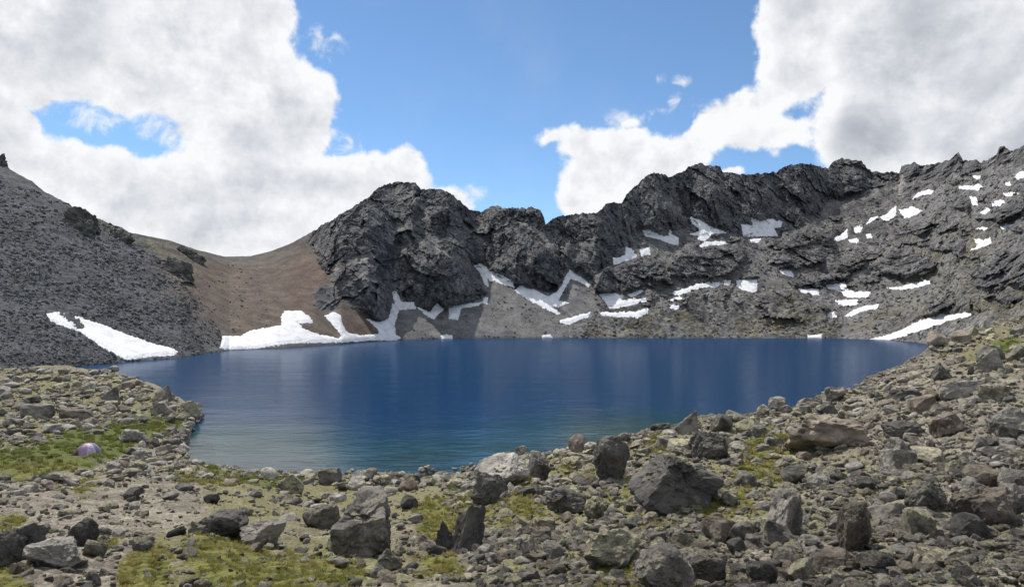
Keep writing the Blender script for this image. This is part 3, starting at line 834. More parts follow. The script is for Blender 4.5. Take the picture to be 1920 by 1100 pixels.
def near_raw(u, v):
    a = np.interp(u, EDGE[:, 0], EDGE[:, 1])
    y = np.interp(u, EY[:, 0], EY[:, 1])
    b = np.interp(u, [0, 900, 1400, 1920], [8.6, 8.4, 7.4, 7.2])
    p = np.interp(u, [0, 300, 600, 860, 1300, 1740], [2.45, 2.4, 2.0, 1.85, 1.67, 1.6])
    t = np.clip((v - a) / (1100 - a), 0, 3)
    w = 1 / y + (1 / b - 1 / y) * t ** p
    flat = (v - VH) / F / (EYE - np.interp(u, [0, 250, 400, 600], [1.7, 0.75, 0.55, 0.45]))   # the meadow never dips under the lake
    w = np.where(u < 700, 0.5 * (w + flat + np.sqrt((w - flat) ** 2 + 2e-6)), w)
    Y = 1 / w
    X = (u - U0) / F * Y
    Z = EYE - (v - VH) / F * Y
    g = sst(Z, 0.0, 3.0)
    Z = Z + (0.08 + 0.30 * g) * fbm(X / 5.5, Y / 5.5, 0.2, 3) * np.clip(Y / 14, 0.4, 1.6) + 0.10 * (0.35 + g) * fbm(X / 1.3, Y / 1.3, 5.2, 3)
    u, v = np.asarray(u, float), np.asarray(v, float)
    sd = inside_dist(COVE, u + 5 * fbm(u / 12, v / 8, 3.3, 3), v + 3 * fbm(u / 12, v / 8, 6.3, 3))
    Z = np.where(sd > -6, Z - 0.35 * sst(sd, -6, 3) - np.clip(0.10 * sd, 0, 4), Z)
    return np.stack([X, Y, Z], -1)


tv = np.linspace(0, 1, NR2) ** 1.0
U2 = np.repeat(ncol2[:, None], NR2, 1)
V2 = ve[:, None] + (VMAX - ve)[:, None] * tv[None, :]
NG = near_raw(U2, V2)
NG[..., 2] += 0.04 * fbm(NG[..., 0] / 0.35, NG[..., 1] / 0.35, 2.7, 3)
GRASSP = [[(-40, 835), (60, 835), (150, 802), (250, 782), (330, 768), (352, 782), (342, 812), (250, 832), (215, 862), (130, 890), (-40, 910)],
          [(320, 884), (380, 876), (450, 886), (600, 903), (520, 915), (420, 912), (330, 905)], [(345, 1020), (420, 1008), (520, 1036), (640, 1042), (690, 1070), (650, 1130), (360, 1130)],
          [(230, 1050), (320, 1028), (315, 1130), (200, 1130)], [(-40, 1066), (60, 1052), (40, 1130), (-40, 1130)],
          [(775, 965), (850, 918), (960, 938), (1025, 950), (1012, 988), (905, 986), (880, 1003), (785, 1012)], [(1055, 872), (1115, 880), (1108, 905), (1060, 898)],
          [(1395, 830), (1440, 785), (1492, 850), (1482, 905), (1400, 922), (1370, 900)], [(1300, 938), (1400, 926), (1410, 962), (1310, 966)],
          [(1155, 985), (1250, 973), (1262, 998), (1165, 1003)], [(1105, 1058), (1185, 1055), (1190, 1130), (1070, 1130)], [(1208, 828), (1246, 830), (1242, 862), (1212, 862)],
          [(1135, 912), (1185, 912), (1192, 942), (1148, 942)], [(168, 1030), (232, 1018), (228, 1046), (172, 1052)], [(-40, 965), (40, 958), (44, 986), (-40, 990)],
          [(776, 1060), (855, 1048), (866, 1078), (786, 1084)], [(1850, 640), (1915, 634), (1910, 664), (1860, 664)], [(1180, 1080), (1290, 1075), (1290, 1130), (1180, 1130)],
          [(600, 880), (640, 888), (630, 908), (590, 905)], [(770, 884), (800, 884), (790, 905), (760, 900)], [(380, 985), (470, 1000), (420, 1022), (370, 1010)],
          [(100, 905), (190, 895), (170, 925), (110, 928)], [(960, 895), (1010, 905), (1000, 925), (950, 915)]]
MOSSP = [[(-40, 690), (200, 692), (350, 760), (300, 800), (150, 830), (-40, 850)], [(900, 880), (1300, 790), (1500, 780), (1560, 900), (1400, 1000), (1200, 1100), (950, 1100)],
         [(380, 900), (900, 890), (800, 1000), (400, 1000)], [(1500, 850), (1700, 860), (1750, 920), (1560, 950)], [(1500, 1040), (1720, 1040), (1720, 1130), (1480, 1130)],
         [(300, 1000), (700, 1000), (900, 1100), (200, 1130)], [(1750, 640), (1930, 600), (1930, 700), (1800, 690)]]
gu = U2 + 16 * fbm(U2 / 26, V2 / 16, 3.1, 4, 0.6)
gv = V2 + 10 * fbm(U2 / 26, V2 / 16, 8.1, 4, 0.6)
m_grass = soft_mask(GRASSP, gu, gv, 9)
m_moss = soft_mask(MOSSP, gu, gv, 30)
# the drop beyond the edge, down into the lake bed, and the ground behind the camera
e0 = NG[:, 0]
rows = []
for dy, dz in ((60, -14), (26, -9), (11, -4.5), (4.5, -1.6), (1.5, -0.45)):
    r = e0.copy()
    drop = np.where(e0[:, 2] > 1.5, e0[:, 2] * min(dy / 9, 1), 0)
    r[:, 0] *= (e0[:, 1] + dy) / e0[:, 1]
    r[:, 1] += dy
    r[:, 2] += dz - drop
    rows.append(r)
tail = []
last = NG[:, -1]
for dy, dz in ((4, 0.9), (40, 8)):
    r = last.copy()
    r[:, 0] *= (last[:, 1] + dy) / last[:, 1]
    r[:, 1] -= dy
    r[:, 2] += dz
    tail.append(r)
NP = np.concatenate([np.stack(rows, 1), NG, np.stack(tail, 1)], 1)


def padm(m):
    return np.concatenate([np.zeros((len(m), 5)), m, np.zeros((len(m), 2))], 1).ravel()


q = grid_quads(NP.shape[0], NP.shape[1])[:, ::-1]
me = mesh_np('ground', NP.reshape(-1, 3), q, smooth=True, attrs={'grass': padm(m_grass), 'moss': padm(m_moss)})
tag(obj('ground', me, M_GROUND), 'stony moraine and turf shore sloping down to the lake', None, None, 'structure')

# ------------------------------------------------------------------ the lake
lu = np.concatenate([np.arange(60, 380, 8.0), np.arange(380, 1960, 16.0)])
lt = np.linspace(0, 1, 110) ** 1.6
ly0 = np.interp(lu, [60, 200, 300, 330, 400, 1960], [120, 120, 90, 48, 44, 44])
ly = ly0[:, None] + (np.interp(lu, [60, 300, 600, 1900], [260, 330, 420, 420]) - ly0)[:, None] * lt[None, :]
LU = np.repeat(lu[:, None], 110, 1)
# water grows deep away from the near shore
shore = np.array([(336, 850), (380, 867), (450, 879), (520, 885), (600, 889), (700, 888), (860, 886), (900, 880), (960, 872), (1100, 848), (1250, 815)], float)
sy = EYE * F / (shore[:, 1] - VH)
sx = (shore[:, 0] - U0) / F * sy
lx = (LU - U0) / F * ly
depth = np.full(lx.shape, 1e9)
for a in range(len(sx) - 1):
    ex, ey_ = sx[a + 1] - sx[a], sy[a + 1] - sy[a]
    t = np.clip(((lx - sx[a]) * ex + (ly - sy[a]) * ey_) / (ex * ex + ey_ * ey_), 0, 1)
    depth = np.minimum(depth, np.hypot(lx - sx[a] - t * ex, ly - sy[a] - t * ey_))
depth = depth / 45.0
me = mesh_np('lake', np.stack([(LU - U0) / F * ly, ly, np.zeros_like(ly)], -1).reshape(-1, 3), grid_quads(len(lu), 110)[:, ::-1], smooth=True, attrs={'depth': np.clip(depth, -0.1, 1.5).ravel()})
tag(obj('lake', me, M_WATER), 'deep blue mountain lake, turquoise along the near shore', None, None, 'structure')


# ------------------------------------------------------------------ rocks
def ico(sub):
    import bmesh
    bm = bmesh.new()
    bmesh.ops.create_icosphere(bm, subdivisions=sub, radius=1)
    v = np.array([x.co[:] for x in bm.verts])
    f = np.array([[x.index for x in p.verts] for p in bm.faces])
    bm.free()
    return v / np.linalg.norm(v, axis=1, keepdims=True), f


ICO = {s: ico(s) for s in (1, 2, 3, 4, 5)}


def rock_mesh(seed, sub, style='angular', noise=0.07):
    r = np.random.default_rng(seed)
    d, f = ICO[sub]
    n = {'wedge': 3, 'desk': 3, 'block': 7, 'angular': 9, 'rounded': 18, 'slab': 9, 'pointed': 9}[style]
    pl = r.normal(size=(n, 3))
    pl /= np.linalg.norm(pl, axis=1, keepdims=True)
    h = r.uniform(0.62, 1.0, n) if style != 'rounded' else r.uniform(0.86, 1.0, n)
    if style == 'block':
        ax = np.array([[1, 0, 0], [-1, 0, 0], [0, 1, 0], [0, -1, 0], [0, 0, 1], [0, 0, -1]], float) + r.normal(scale=0.16, size=(6, 3))
        ax /= np.linalg.norm(ax, axis=1, keepdims=True)
        pl = np.concatenate([ax, pl])
        h = np.concatenate([r.uniform(0.60, 0.78, 6), h * 1.1])
    elif style == 'slab':
        ax = np.array([[0, 0.1, 1], [0.1, 0, -1]], float)
        pl = np.concatenate([ax / np.linalg.norm(ax, axis=1, keepdims=True), pl])
        h = np.concatenate([[0.55, 0.55], h])
    elif style == 'wedge':       # long front face, ridge off centre
        ax = np.array([[0.05, -1, 0.12], [0.40, 0.15, 0.9], [-0.8, -0.05, 0.55], [0.1, 1, 0.3], [0.95, -0.3, 0.2]])
        pl = np.concatenate([ax / np.linalg.norm(ax, axis=1, keepdims=True), pl[:3]])
        h = np.concatenate([[0.42, 0.40, 0.50, 0.7, 0.95], [1.0, 1.05, 1.0]])
    elif style == 'desk':        # upright front, top sloping up to the back
        ax = np.array([[0.15, -1, 0.02], [-0.12, -0.42, 0.9], [-0.9, 0.2, 0.3], [0.95, 0.1, 0.15], [0, 1, 0.1]])
        pl = np.concatenate([ax / np.linalg.norm(ax, axis=1, keepdims=True), pl[:3]])
        h = np.concatenate([[0.66, 0.42, 0.66, 0.62, 0.9], [1.0, 1.05, 1.0]])
    elif style == 'pointed':
        ax = np.array([[1, 0.1, 0.55], [-1, 0.2, 0.5], [0.1, 1, 0.5], [0, -1, 0.45]], float) + r.normal(scale=0.14, size=(4, 3))
        pl = np.concatenate([ax / np.linalg.norm(ax, axis=1, keepdims=True), pl])
        h = np.concatenate([r.uniform(0.45, 0.6, 4), h * 1.2])
    dots = d @ pl.T
    rad = np.where(dots > 0.05, h[None] / np.maximum(dots, 0.05), 9).min(1)
    rad = np.minimum(rad, 1.25)
    o = r.uniform(0, 50, 3)
    p = d * rad[:, None]
    if sub >= 3:
        s = noise * fbm(p[:, 0] * 2.2 + o[0], p[:, 1] * 2.2 + o[1], p[:, 2] * 2.2 + o[2], 5, 0.62)
        s = s - 0.5 * noise * np.clip(ridged(p[:, 0] * 1.5 + o[1], p[:, 1] * 1.5, p[:, 2] * 1.5 + o[2], 3) - 0.55, 0, 1) * 2.2
        # broken faces: chips of two sizes, each with its own offset and tilt
        for nchip, amp in ((24, 0.34), (110 if sub > 3 else 50, 0.2)):
            ce = r.normal(size=(nchip, 3))
            ce /= np.linalg.norm(ce, axis=1, keepdims=True)
            wd = d + 0.10 * np.stack([pn(p[:, 0] * 4 + a, p[:, 1] * 4, p[:, 2] * 4) for a in (1.3, 7.1, 4.9)], 1)
            k = np.argmax(wd @ ce.T, 1)
            off = r.uniform(-1, 1, nchip) * noise * amp
            tlt = r.normal(size=(nchip, 3)) * noise * amp * 2.2
            s = s + off[k] + ((d - ce[k]) * tlt[k]).sum(1)
        p = p + d * s[:, None]
    else:
        p = p * (1 + noise * r.normal(size=(len(p), 1)) * 0.7)
    mn, mx = p.min(0), p.max(0)
    p = (p - (mn + mx) / 2) / (mx - mn)      # unit box, centred
    return mesh_np('rock', p, tris=f)


STYLES = ['angular', 'block', 'slab', 'rounded', 'pointed']
SHAPE_WORD = {'angular': 'jagged', 'block': 'squarish', 'slab': 'flat', 'rounded': 'rounded', 'pointed': 'pointed'}


def place_rock(o, u, vbase, wpx, hpx, deep=0.8, rz=0.0, tilt=(0, 0), sink=0.26):
    wpx, hpx = wpx * 0.94, hpx * 0.94
    g = near_raw(np.array([float(u)]), np.array([float(vbase)]))[0]
    k = g[1] / F
    sx, sz = wpx * k, hpx * k * 1.06
    sy = sx * deep
    o.scale = (sx, sy, sz * (1 + sink))
    o.rotation_euler = (tilt[0], tilt[1], rz)
    yc = g[1] + sy * 0.38
    o.location = (g[0] * yc / g[1], yc, g[2] + sz * 0.5 * (1 - sink) + 0.02 * sy)


HEROES = [  # column, base row, width, height, depth ratio, turn, tilt, style, colour, short phrase, label
    (682, 1048, 122, 112, 1.1, .1, (.0, .05), 'desk', 'grey', 'big squared boulder', 'big squared boulder with a shadowed dark front, standing in the turf'),
    (605, 996, 72, 40, .8, .2, (.1, -.25), 'slab', 'grey', 'tilted slab by the squared boulder', 'tilted grey slab leaning beside the big squared boulder'),
    (919, 955, 78, 58, .8, .1, (0, .1), 'angular', 'dark grey', 'dark boulder on the turf', 'dark boulder sitting alone on the yellow turf patch'),
    (880, 1050, 62, 88, .7, .5, (-.15, .3), 'block', 'dark grey', 'leaning block', 'leaning upright block with a pale rim beyond the turf patch'),
    (834, 1042, 44, 56, .8, .1, (0, -.2), 'pointed', 'dark grey', 'pointed rock by the leaning block', 'dark pointed rock propped against the leaning block'),
    (728, 1062, 56, 38, .9, .3, (0, 0), 'pointed', 'grey', 'little pyramid rock', 'little pyramid shaped rock at the corner of the squared boulder'),
    (977, 855, 26, 16, .8, .4, (.1, .2), 'angular', 'pale', 'pale rock on the outcrop', 'small pale rock perched on top of the outcrop at the water'),
    (945, 912, 104, 54, .9, .3, (.25, -.45), 'angular', 'pale', 'sloping outcrop', 'pale sloping outcrop rising at the water near the bank'),
    (1004, 897, 62, 52, .8, .8, (.1, .3), 'angular', 'dark grey', 'dark rock beside the outcrop', 'dark jagged rock leaning on the sloping outcrop'),
    (1152, 908, 84, 84, .8, .35, (.1, -.2), 'angular', 'dark grey', 'tall dark block', 'tall dark block standing on the bank before the water'),
    (1268, 960, 190, 92, .75, .12, (.0, .06), 'wedge', 'dark grey', 'largest boulder', 'largest boulder of the bank, wedge shaped with a dark front face'),
    (1337, 872, 82, 48, .8, .3, (0, .1), 'angular', 'dark grey', 'dark lumpy rock', 'dark lumpy rock lying behind the largest boulder'),
    (1063, 952, 86, 42, .7, .05, (0, .05), 'rounded', 'dark grey', 'low dark rock', 'low dark rock shaped like a loaf between turf and stones'),
    (1117, 974, 52, 42, .9, .6, (0, 0), 'rounded', 'lichen yellowed', 'yellow capped rock', 'rock with a pale yellow lichen cap and shadowed foot'),
    (1470, 1002, 80, 92, .9, .5, (-.1, .35), 'block', 'grey', 'tilted upright block', 'tall grey tilted block standing upright amid the rubble'),
    (1238, 812, 42, 22, .8, .1, (0, .1), 'angular', 'dark grey', 'dark rock at the bank edge', 'small dark rock where the bank meets the blue water'),
    (1148, 1062, 118, 60, .9, .1, (.1, 0), 'angular', 'lichen yellowed', 'mossy mound', 'broad lichen covered mound with a shadowed hollow'),
    (1238, 1118, 128, 86, .9, .6, (.1, .2), 'angular', 'grey', 'rough rock at the picture foot', 'rough grey rock cropped by the picture foot'),
    (1322, 1092, 84, 66, .9, .2, (.2, .3), 'rounded', 'grey', 'smooth grey rock', 'smooth rounded grey rock next to the rough cropped one'),
    (1695, 750, 68, 26, .7, .1, (0, .05), 'slab', 'dark grey', 'low dark slab', 'low dark slab halfway up the boulder bank'),
    (1806, 748, 96, 32, .6, -.2, (0, -.12), 'slab', 'grey', 'long slab', 'long pale topped slab tilted on the boulder bank'),
    (1690, 820, 88, 40, .8, .2, (0, 0), 'rounded', 'dark grey', 'wide dark boulder', 'wide dark boulder with a deep shadow under it'),
    (1773, 832, 74, 44, .8, .4, (.1, .1), 'angular', 'brownish', 'brown jagged boulder', 'brownish jagged boulder beside the wide dark one'),
    (1548, 850, 158, 60, .8, -.15, (.12, .12), 'slab', 'brownish', 'broad slab', 'broadest slab of the bank, with a black undercut'),
    (1518, 768, 60, 28, .8, .1, (0, -.05), 'rounded', 'brownish', 'brown rock at the water', 'brownish rounded rock against the blue water'),
    (1568, 756, 42, 28, .8, .1, (0, .1), 'angular', 'grey', 'grey rock at the water', 'grey rock against the water beside the brown one'),
    (1856, 684, 56, 36, .8, .1, (0, 0), 'rounded', 'dark grey', 'dark dome rock', 'dark dome shaped rock high on the boulder bank'),
    (1764, 710, 40, 32, .8, .2, (0, .1), 'pointed', 'dark grey', 'small dark wedge', 'small dark wedge shaped rock below the dark dome'),
    (1683, 868, 78, 54, .9, .5, (0, .1), 'pointed', 'grey', 'grey pyramid', 'grey pyramid shaped boulder in the middle of the boulder bank'),
    (1838, 1010, 124, 66, .9, -.25, (.12, -.2), 'slab', 'brownish', 'overhanging slab', 'big overhanging slab with a black gap beneath'),
    (1905, 985, 60, 66, .8, .2, (0, 0), 'rounded', 'grey', 'round end boulder', 'rounded grey boulder touching the overhanging slab'),
    (1600, 1040, 78, 96, .8, .3, (.1, .1), 'angular', 'brownish', 'upright brown rock', 'upright brownish rock amid grey rubble'),
    (1737, 968, 88, 60, .9, .7, (0, .15), 'angular', 'grey', 'split rock', 'grey split rock beside the overhanging slab'),
    (1890, 826, 90, 56, .8, .1, (0, -.1), 'angular', 'grey', 'broad grey boulder', 'broad grey boulder at the picture edge, high on the bank'),
    (1866, 764, 54, 34, .8, .5, (.1, 0), 'block', 'lichen yellowed', 'yellowed block', 'lichen yellowed block above the broad grey boulder'),
    (72, 787, 64, 26, .8, .1, (0, .06), 'slab', 'pale', 'pale meadow slab', 'pale flat slab on the meadow above the tent'),
    (138, 788, 72, 20, .8, -.1, (0, .12), 'slab', 'brownish', 'dark edged meadow slab', 'flat slab with a dark shadowed edge beside the pale one'),
    (8, 742, 26, 18, .8, .2, (0, 0), 'block', 'pale', 'pale block of the meadow', 'small pale block at the picture edge on the meadow'),
    (24, 1070, 120, 66, .7, -.3, (.1, -.42), 'slab', 'dark grey', 'dark tilted slab', 'large dark tilted slab cropped by the picture edge'),
    (104, 1076, 104, 42, .9, .2, (.05, 0), 'slab', 'pale', 'smooth pale slab', 'smooth blue grey slab lying flat near the dark tilted one'),
    (150, 1036, 80, 46, .8, -.3, (0, -.2), 'angular', 'dark grey', 'dark ledge rock', 'dark broken ledge rock above the smooth pale slab'),
    (248, 828, 54, 22, .8, .1, (0, .05), 'rounded', 'grey', 'grey hump by the tent', 'grey humped rock just behind the tent'),
    (214, 886, 30, 18, .8, .1, (0, .05), 'block', 'pale', 'pale shore block', 'pale block below the tent near the cove'),
    (426, 1012, 96, 50, .9, -.2, (.1, -.2), 'angular', 'dark grey', 'hollowed outcrop', 'dark hollowed outcrop on the gravel flat'),
    (500, 1020, 90, 54, .9, .3, (.1, -.25), 'angular', 'grey', 'blue grey outcrop', 'blue grey outcrop sloping up to the squared boulder'),
    (1018, 1010, 56, 34, .9, .2, (0, .1), 'block', 'lichen yellowed', 'yellowed block by the mound', 'lichen yellowed block below the turf patch'),
    (1420, 1088, 70, 44, .9, .4, (0, .1), 'angular', 'dark grey', 'dark rubble block', 'dark block amid the fine grey rubble'),
    (1215, 940, 34, 26, .9, .4, (0, .1), 'rounded', 'pale', 'pale cobble by the largest boulder', 'pale rounded cobble at the foot of the largest boulder'),
]
BASE_VAR = {}
for si, s in enumerate(STYLES):
    BASE_VAR[s] = [rock_mesh(100 * si + k, 4, s, 0.055) for k in range(3)]


def with_mat(me, mat):
    key = me.name + mat.name
    if key not in MESHES:
        m2 = me.copy()
        m2.materials.clear()
        m2.materials.append(mat)
        MESHES[key] = m2
    return MESHES[key]


MESHES = {}
taken = []
for i, (u, vb, w, h, dp, rz, tl, st, colr, phrase, lab) in enumerate(HEROES):
    me = rock_mesh(5000 + 17 * i, 5 if w > 75 else 4, st, 0.13)
    o = obj('boulder', me, M_ROCK[colr])
    place_rock(o, u, vb, w, h, dp, rz, tl)
    tag(o, lab, 'boulder', 'boulders standing out on the near shore')
    taken.append((u, vb - h / 2, w, h))

# where stones lie, and how thickly
STONY = [([(880, 880), (1110, 845), (1230, 795), (1470, 768), (1600, 725), (1740, 658), (1830, 620), (1960, 585), (1960, 1110), (900, 1110), (860, 1000), (820, 900)], 1.0),
         ([(-20, 690), (200, 692), (340, 750), (366, 765), (350, 790), (250, 800), (60, 840), (-20, 850)], 0.95),
         ([(330, 800), (345, 830), (375, 866), (450, 882), (600, 890), (880, 888), (860, 910), (600, 912), (420, 905), (250, 905), (-20, 935), (-20, 905), (150, 895), (260, 840)], 1.0),
         ([(-20, 930), (400, 910), (860, 910), (900, 1110), (-20, 1110)], 0.2)]


def sample_near(n, rng, lo=-30, hi=1950):
    """Random places on the near ground, thicker where the photograph is stonier, thin on the turf."""
    u = rng.uniform(lo, hi, n * 4)
    a = np.interp(u, EDGE[:, 0], EDGE[:, 1])
    v = a + 1 + (1135 - a) * rng.random(n * 4)
    dens = np.zeros(len(u))
    for poly, w in STONY:
        dens = np.maximum(dens, w * (inside_dist(poly, np.clip(u, -19, 1959), v) > 0))
    jx = u + 16 * fbm(u / 26, v / 16, 3.1, 4, 0.6)
    jy = v + 10 * fbm(u / 26, v / 16, 8.1, 4, 0.6)
    gm = soft_mask(GRASSP, jx, jy, 9)
    dens *= 1 - 0.5 * gm
    dens *= np.clip(0.75 + 0.9 * fbm(u / 60, v / 30, 7.7, 3), 0.15, 1)
    dens *= ((v - a) / (1125 - a)) ** 0 * np.interp((1125 - a), [200, 500], [0.6, 1.0])
    k = rng.random(len(u)) < dens
    u, v = u[k][:n], v[k][:n]
    return u, v


ru, rvv = sample_near(1100, RNG)
size = 15 * (1 + RNG.pareto(2.2, len(ru)))
size = np.clip(size, 15, 50) * np.interp(rvv, [650, 760, 1000], [0.66, 0.86, 1.1]) * np.interp(ru, [700, 1200, 1500], [0.85, 1.05, 1.4])
order = np.argsort(-size)
label_count = {}
chosen = 0
rest = []
rocks_u, rocks_v = [], []
hero_u = np.array([t[0] for t in taken])
hero_v = np.array([t[1] for t in taken])
for k in order:
    u, v, w = ru[k], rvv[k], size[k]
    clash = any(abs(u - t[0]) < t[2] * 0.5 + w * 0.3 and -t[3] * 0.55 < v - t[1] < t[3] * 0.75 for t in taken)
    if abs(u - 165) < 62 and -40 < v - 845 < 52:
        continue
    if clash:
        continue
    if rocks_u and np.min(np.hypot(np.array(rocks_u) - u, (np.array(rocks_v) - v) * 1.6)) < w * 0.62:
        continue
    if chosen >= 245:
        break
    if u < 4 or u > 1916 or v > 1096:
        continue
    st = STYLES[int(RNG.choice(5, p=[.34, .2, .30, .08, .08]))]
    colr = str(RNG.choice(['dark grey', 'grey', 'brownish', 'lichen yellowed', 'pale'], p=[.10, .32, .18, .26, .14]))
    me = with_mat(BASE_VAR[st][int(RNG.integers(3))], M_ROCK[colr])
    o = obj('rock', me)
    hr = {'slab': .42, 'pointed': .8, 'block': .66, 'angular': .62, 'rounded': .58}[st] * RNG.uniform(.85, 1.15)
    place_rock(o, u, v, w, w * hr, RNG.uniform(.7, 1.0), RNG.uniform(-3.1, 3.1), (RNG.normal(0, .16), RNG.normal(0, .16)), 0.4)
    sz = 'large ' if w > 30 else '' if w > 18 else 'small '
    for j in np.argsort(np.hypot(hero_u - u, (hero_v - v) * 1.4))[:7]:
        du, dv = u - hero_u[j], v - w * .3 - hero_v[j]
        rel = ('right of' if du > 0 else 'left of') if abs(du) > 1.3 * abs(dv) else ('in front of' if dv > 0 else 'behind')
        lab = f"{sz}{colr} {SHAPE_WORD[st]} rock {rel} the {HEROES[j][9]}"
        if lab not in label_count:
            break
    label_count[lab] = 1
    tag(o, lab, 'rock', 'loose rocks scattered over the near shore')
    rocks_u.append(u)
    rocks_v.append(v)
    chosen += 1


# ------------------------------------------------------------------ stones, scree and grass past counting
def proto(name, me, mat):
    o = bpy.data.objects.new(name, me)
    me.materials.clear()
    me.materials.append(mat)
    return o


def scatter(name, label, pos, rot, scl, idx, protos):
    """One object of kind stuff: points that carry copies of a few small meshes."""
    pc = bpy.data.collections.new(name + '_kinds')
    for i, o in enumerate(protos):
        o.name = f'{name}_kind_{chr(97 + i)}'
        pc.objects.link(o)
    me = bpy.data.meshes.new(name)
    me.vertices.add(len(pos))
    me.vertices.foreach_set('co', np.asarray(pos, np.float32).ravel())
    for nm, a in (('rot', rot), ('scl', scl)):
        at = me.attributes.new(nm, 'FLOAT_VECTOR', 'POINT')
        at.data.foreach_set('vector', np.asarray(a, np.float32).ravel())
    at = me.attributes.new('idx', 'INT', 'POINT')
    at.data.foreach_set('value', np.asarray(idx, np.int32))
    o = obj(name, me)
    ng = bpy.data.node_groups.new(name, 'GeometryNodeTree')
    ng.interface.new_socket('Geometry', in_out='INPUT', socket_type='NodeSocketGeometry')
    ng.interface.new_socket('Geometry', in_out='OUTPUT', socket_type='NodeSocketGeometry')
    a = ng.nodes.new('NodeGroupInput')
    b = ng.nodes.new('NodeGroupOutput')
    ip = ng.nodes.new('GeometryNodeInstanceOnPoints')
    ci = ng.nodes.new('GeometryNodeCollectionInfo')
    ci.inputs[0].default_value = pc
    ci.inputs['Separate Children'].default_value = True
    ci.inputs['Reset Children'].default_value = True
    L = ng.links.new
    L(a.outputs[0], ip.inputs['Points'])
    L(ci.outputs[0], ip.inputs['Instance'])
    ip.inputs['Pick Instance'].default_value = True
    for nm, typ, sock in (('rot', 'FLOAT_VECTOR', 'Rotation'), ('scl', 'FLOAT_VECTOR', 'Scale'), ('idx', 'INT', 'Instance Index')):
        na = ng.nodes.new('GeometryNodeInputNamedAttribute')
        na.data_type = typ
        na.inputs[0].default_value = nm
        L(na.outputs[0], ip.inputs[sock])
    L(ip.outputs[0], b.inputs[0])
    md = o.modifiers.new('scatter', 'NODES')
    md.node_group = ng
    tag(o, label, None, None, 'stuff')
    return o


def stone_set(n_each, sub, seed, mats):
    out = []
    for mi, mname in enumerate(mats):
        for k in range(n_each):
            st = ('angular', 'slab', 'block', 'angular', 'slab', 'pointed', 'rounded')[(3 * k + mi) % 7]
            out.append(proto('stone', rock_mesh(seed + 31 * mi + k, sub, st, 0.05), M_ROCK[mname]))
    return out


def scatter_near(name, label, n, lo, alpha, hi, seed, sub, mats, n_each=3):
    r = np.random.default_rng(seed)
    u, v = sample_near(int(n * 1.3), r, -320, 2260)
    s = np.clip(lo * (1 + r.pareto(alpha, len(u))), lo, hi) * np.interp(v, [640, 760, 1000], [0.55, 0.8, 1.15])
    if sub == 3:          # a rim of stones along the waterline
        rim = np.array(COVE[1:12] + [(700, 888), (860, 886), (905, 872)], float)
        k = r.uniform(0, len(rim) - 1.001, 420)
        i = k.astype(int)
        q = rim[i] + (rim[i + 1] - rim[i]) * (k - i)[:, None] + r.normal(0, 1, (420, 2)) * (5, 4)
        u, v = np.concatenate([u, q[:, 0]]), np.concatenate([v, q[:, 1]])
        s = np.concatenate([s, np.clip(6 * (1 + r.pareto(2.2, 420)), 6, 18)])
    keep = np.ones(len(u), bool)
    keep &= ~((np.abs(u - 165) < 46) & (np.abs(v - 850) < 34))
    u, v, s = u[keep], v[keep], s[keep]
    g = near_raw(u, v)
    w = s * g[:, 1] / F
    hr = r.uniform(0.3, 0.68, len(u))
    scl = np.stack([w, w * r.uniform(0.55, 1.0, len(u)), w * hr], 1)
    rot = np.stack([r.normal(0, .3, len(u)), r.normal(0, .3, len(u)), r.uniform(0, 6.28, len(u))], 1)
    g[:, 2] += w * hr * r.uniform(0.12, 0.42, len(u))
    protos = stone_set(n_each, sub, seed * 100, mats)
    scatter(name, label, g, rot, scl, r.integers(0, len(protos), len(u)), protos)


scatter_near('shore_stones', 'loose angular stones covering the near shore and bank', 14000, 8.0, 1.8, 30, 11, 3,
             ['grey', 'lichen yellowed', 'brownish', 'lichen yellowed', 'pale', 'grey', 'dark grey', 'pale'], 2)
scatter_near('gravel', 'small stones and gravel between the rocks', 30000, 3.0, 1.8, 10, 12, 2, ['grey', 'brownish', 'lichen yellowed', 'pale', 'grey', 'lichen yellowed'], 3)


def far_scatter(name, label, polys, n, lo, alpha, hi, seed, mats):
    r = np.random.default_rng(seed)
    P = np.concatenate([np.array(p) for p in polys])
    u = r.uniform(P[:, 0].min(), P[:, 0].max(), n * 4)
    v = r.uniform(P[:, 1].min(), P[:, 1].max(), n * 4)
    a, b = np.interp(u, ucol, v0), np.interp(u, ucol, vsky)
    ok = (v < a - 1) & (v > b + 3)
    ins = np.zeros(len(u), bool)
    for p in polys:
        ins |= inside_dist(p, u, v) > 0
    ok &= ins
    ok &= soft_mask([s[1] for s in SNOW], u, v, 3) < 0.3
    ok &= r.random(len(u)) < np.clip(0.6 + 1.0 * fbm(u / 50, v / 30, 4.4, 3), 0.1, 1)
    u, v = u[ok][:n], v[ok][:n]
    g = far_at(u, v)
    s = np.clip(lo * (1 + r.pareto(alpha, len(u))), lo, hi)
    w = s * g[:, 1] / F
    hr = r.uniform(0.45, 0.8, len(u))
    scl = np.stack([w, w * r.uniform(0.6, 1.0, len(u)), w * hr], 1)
    rot = np.stack([r.normal(0, .4, len(u)), r.normal(0, .4, len(u)), r.uniform(0, 6.28, len(u))], 1)
    g[:, 2] += w * hr * 0.15
    protos = stone_set(3, 2, seed * 100, mats)
    scatter(name, label, g, rot, scl, r.integers(0, len(protos), len(u)), protos)


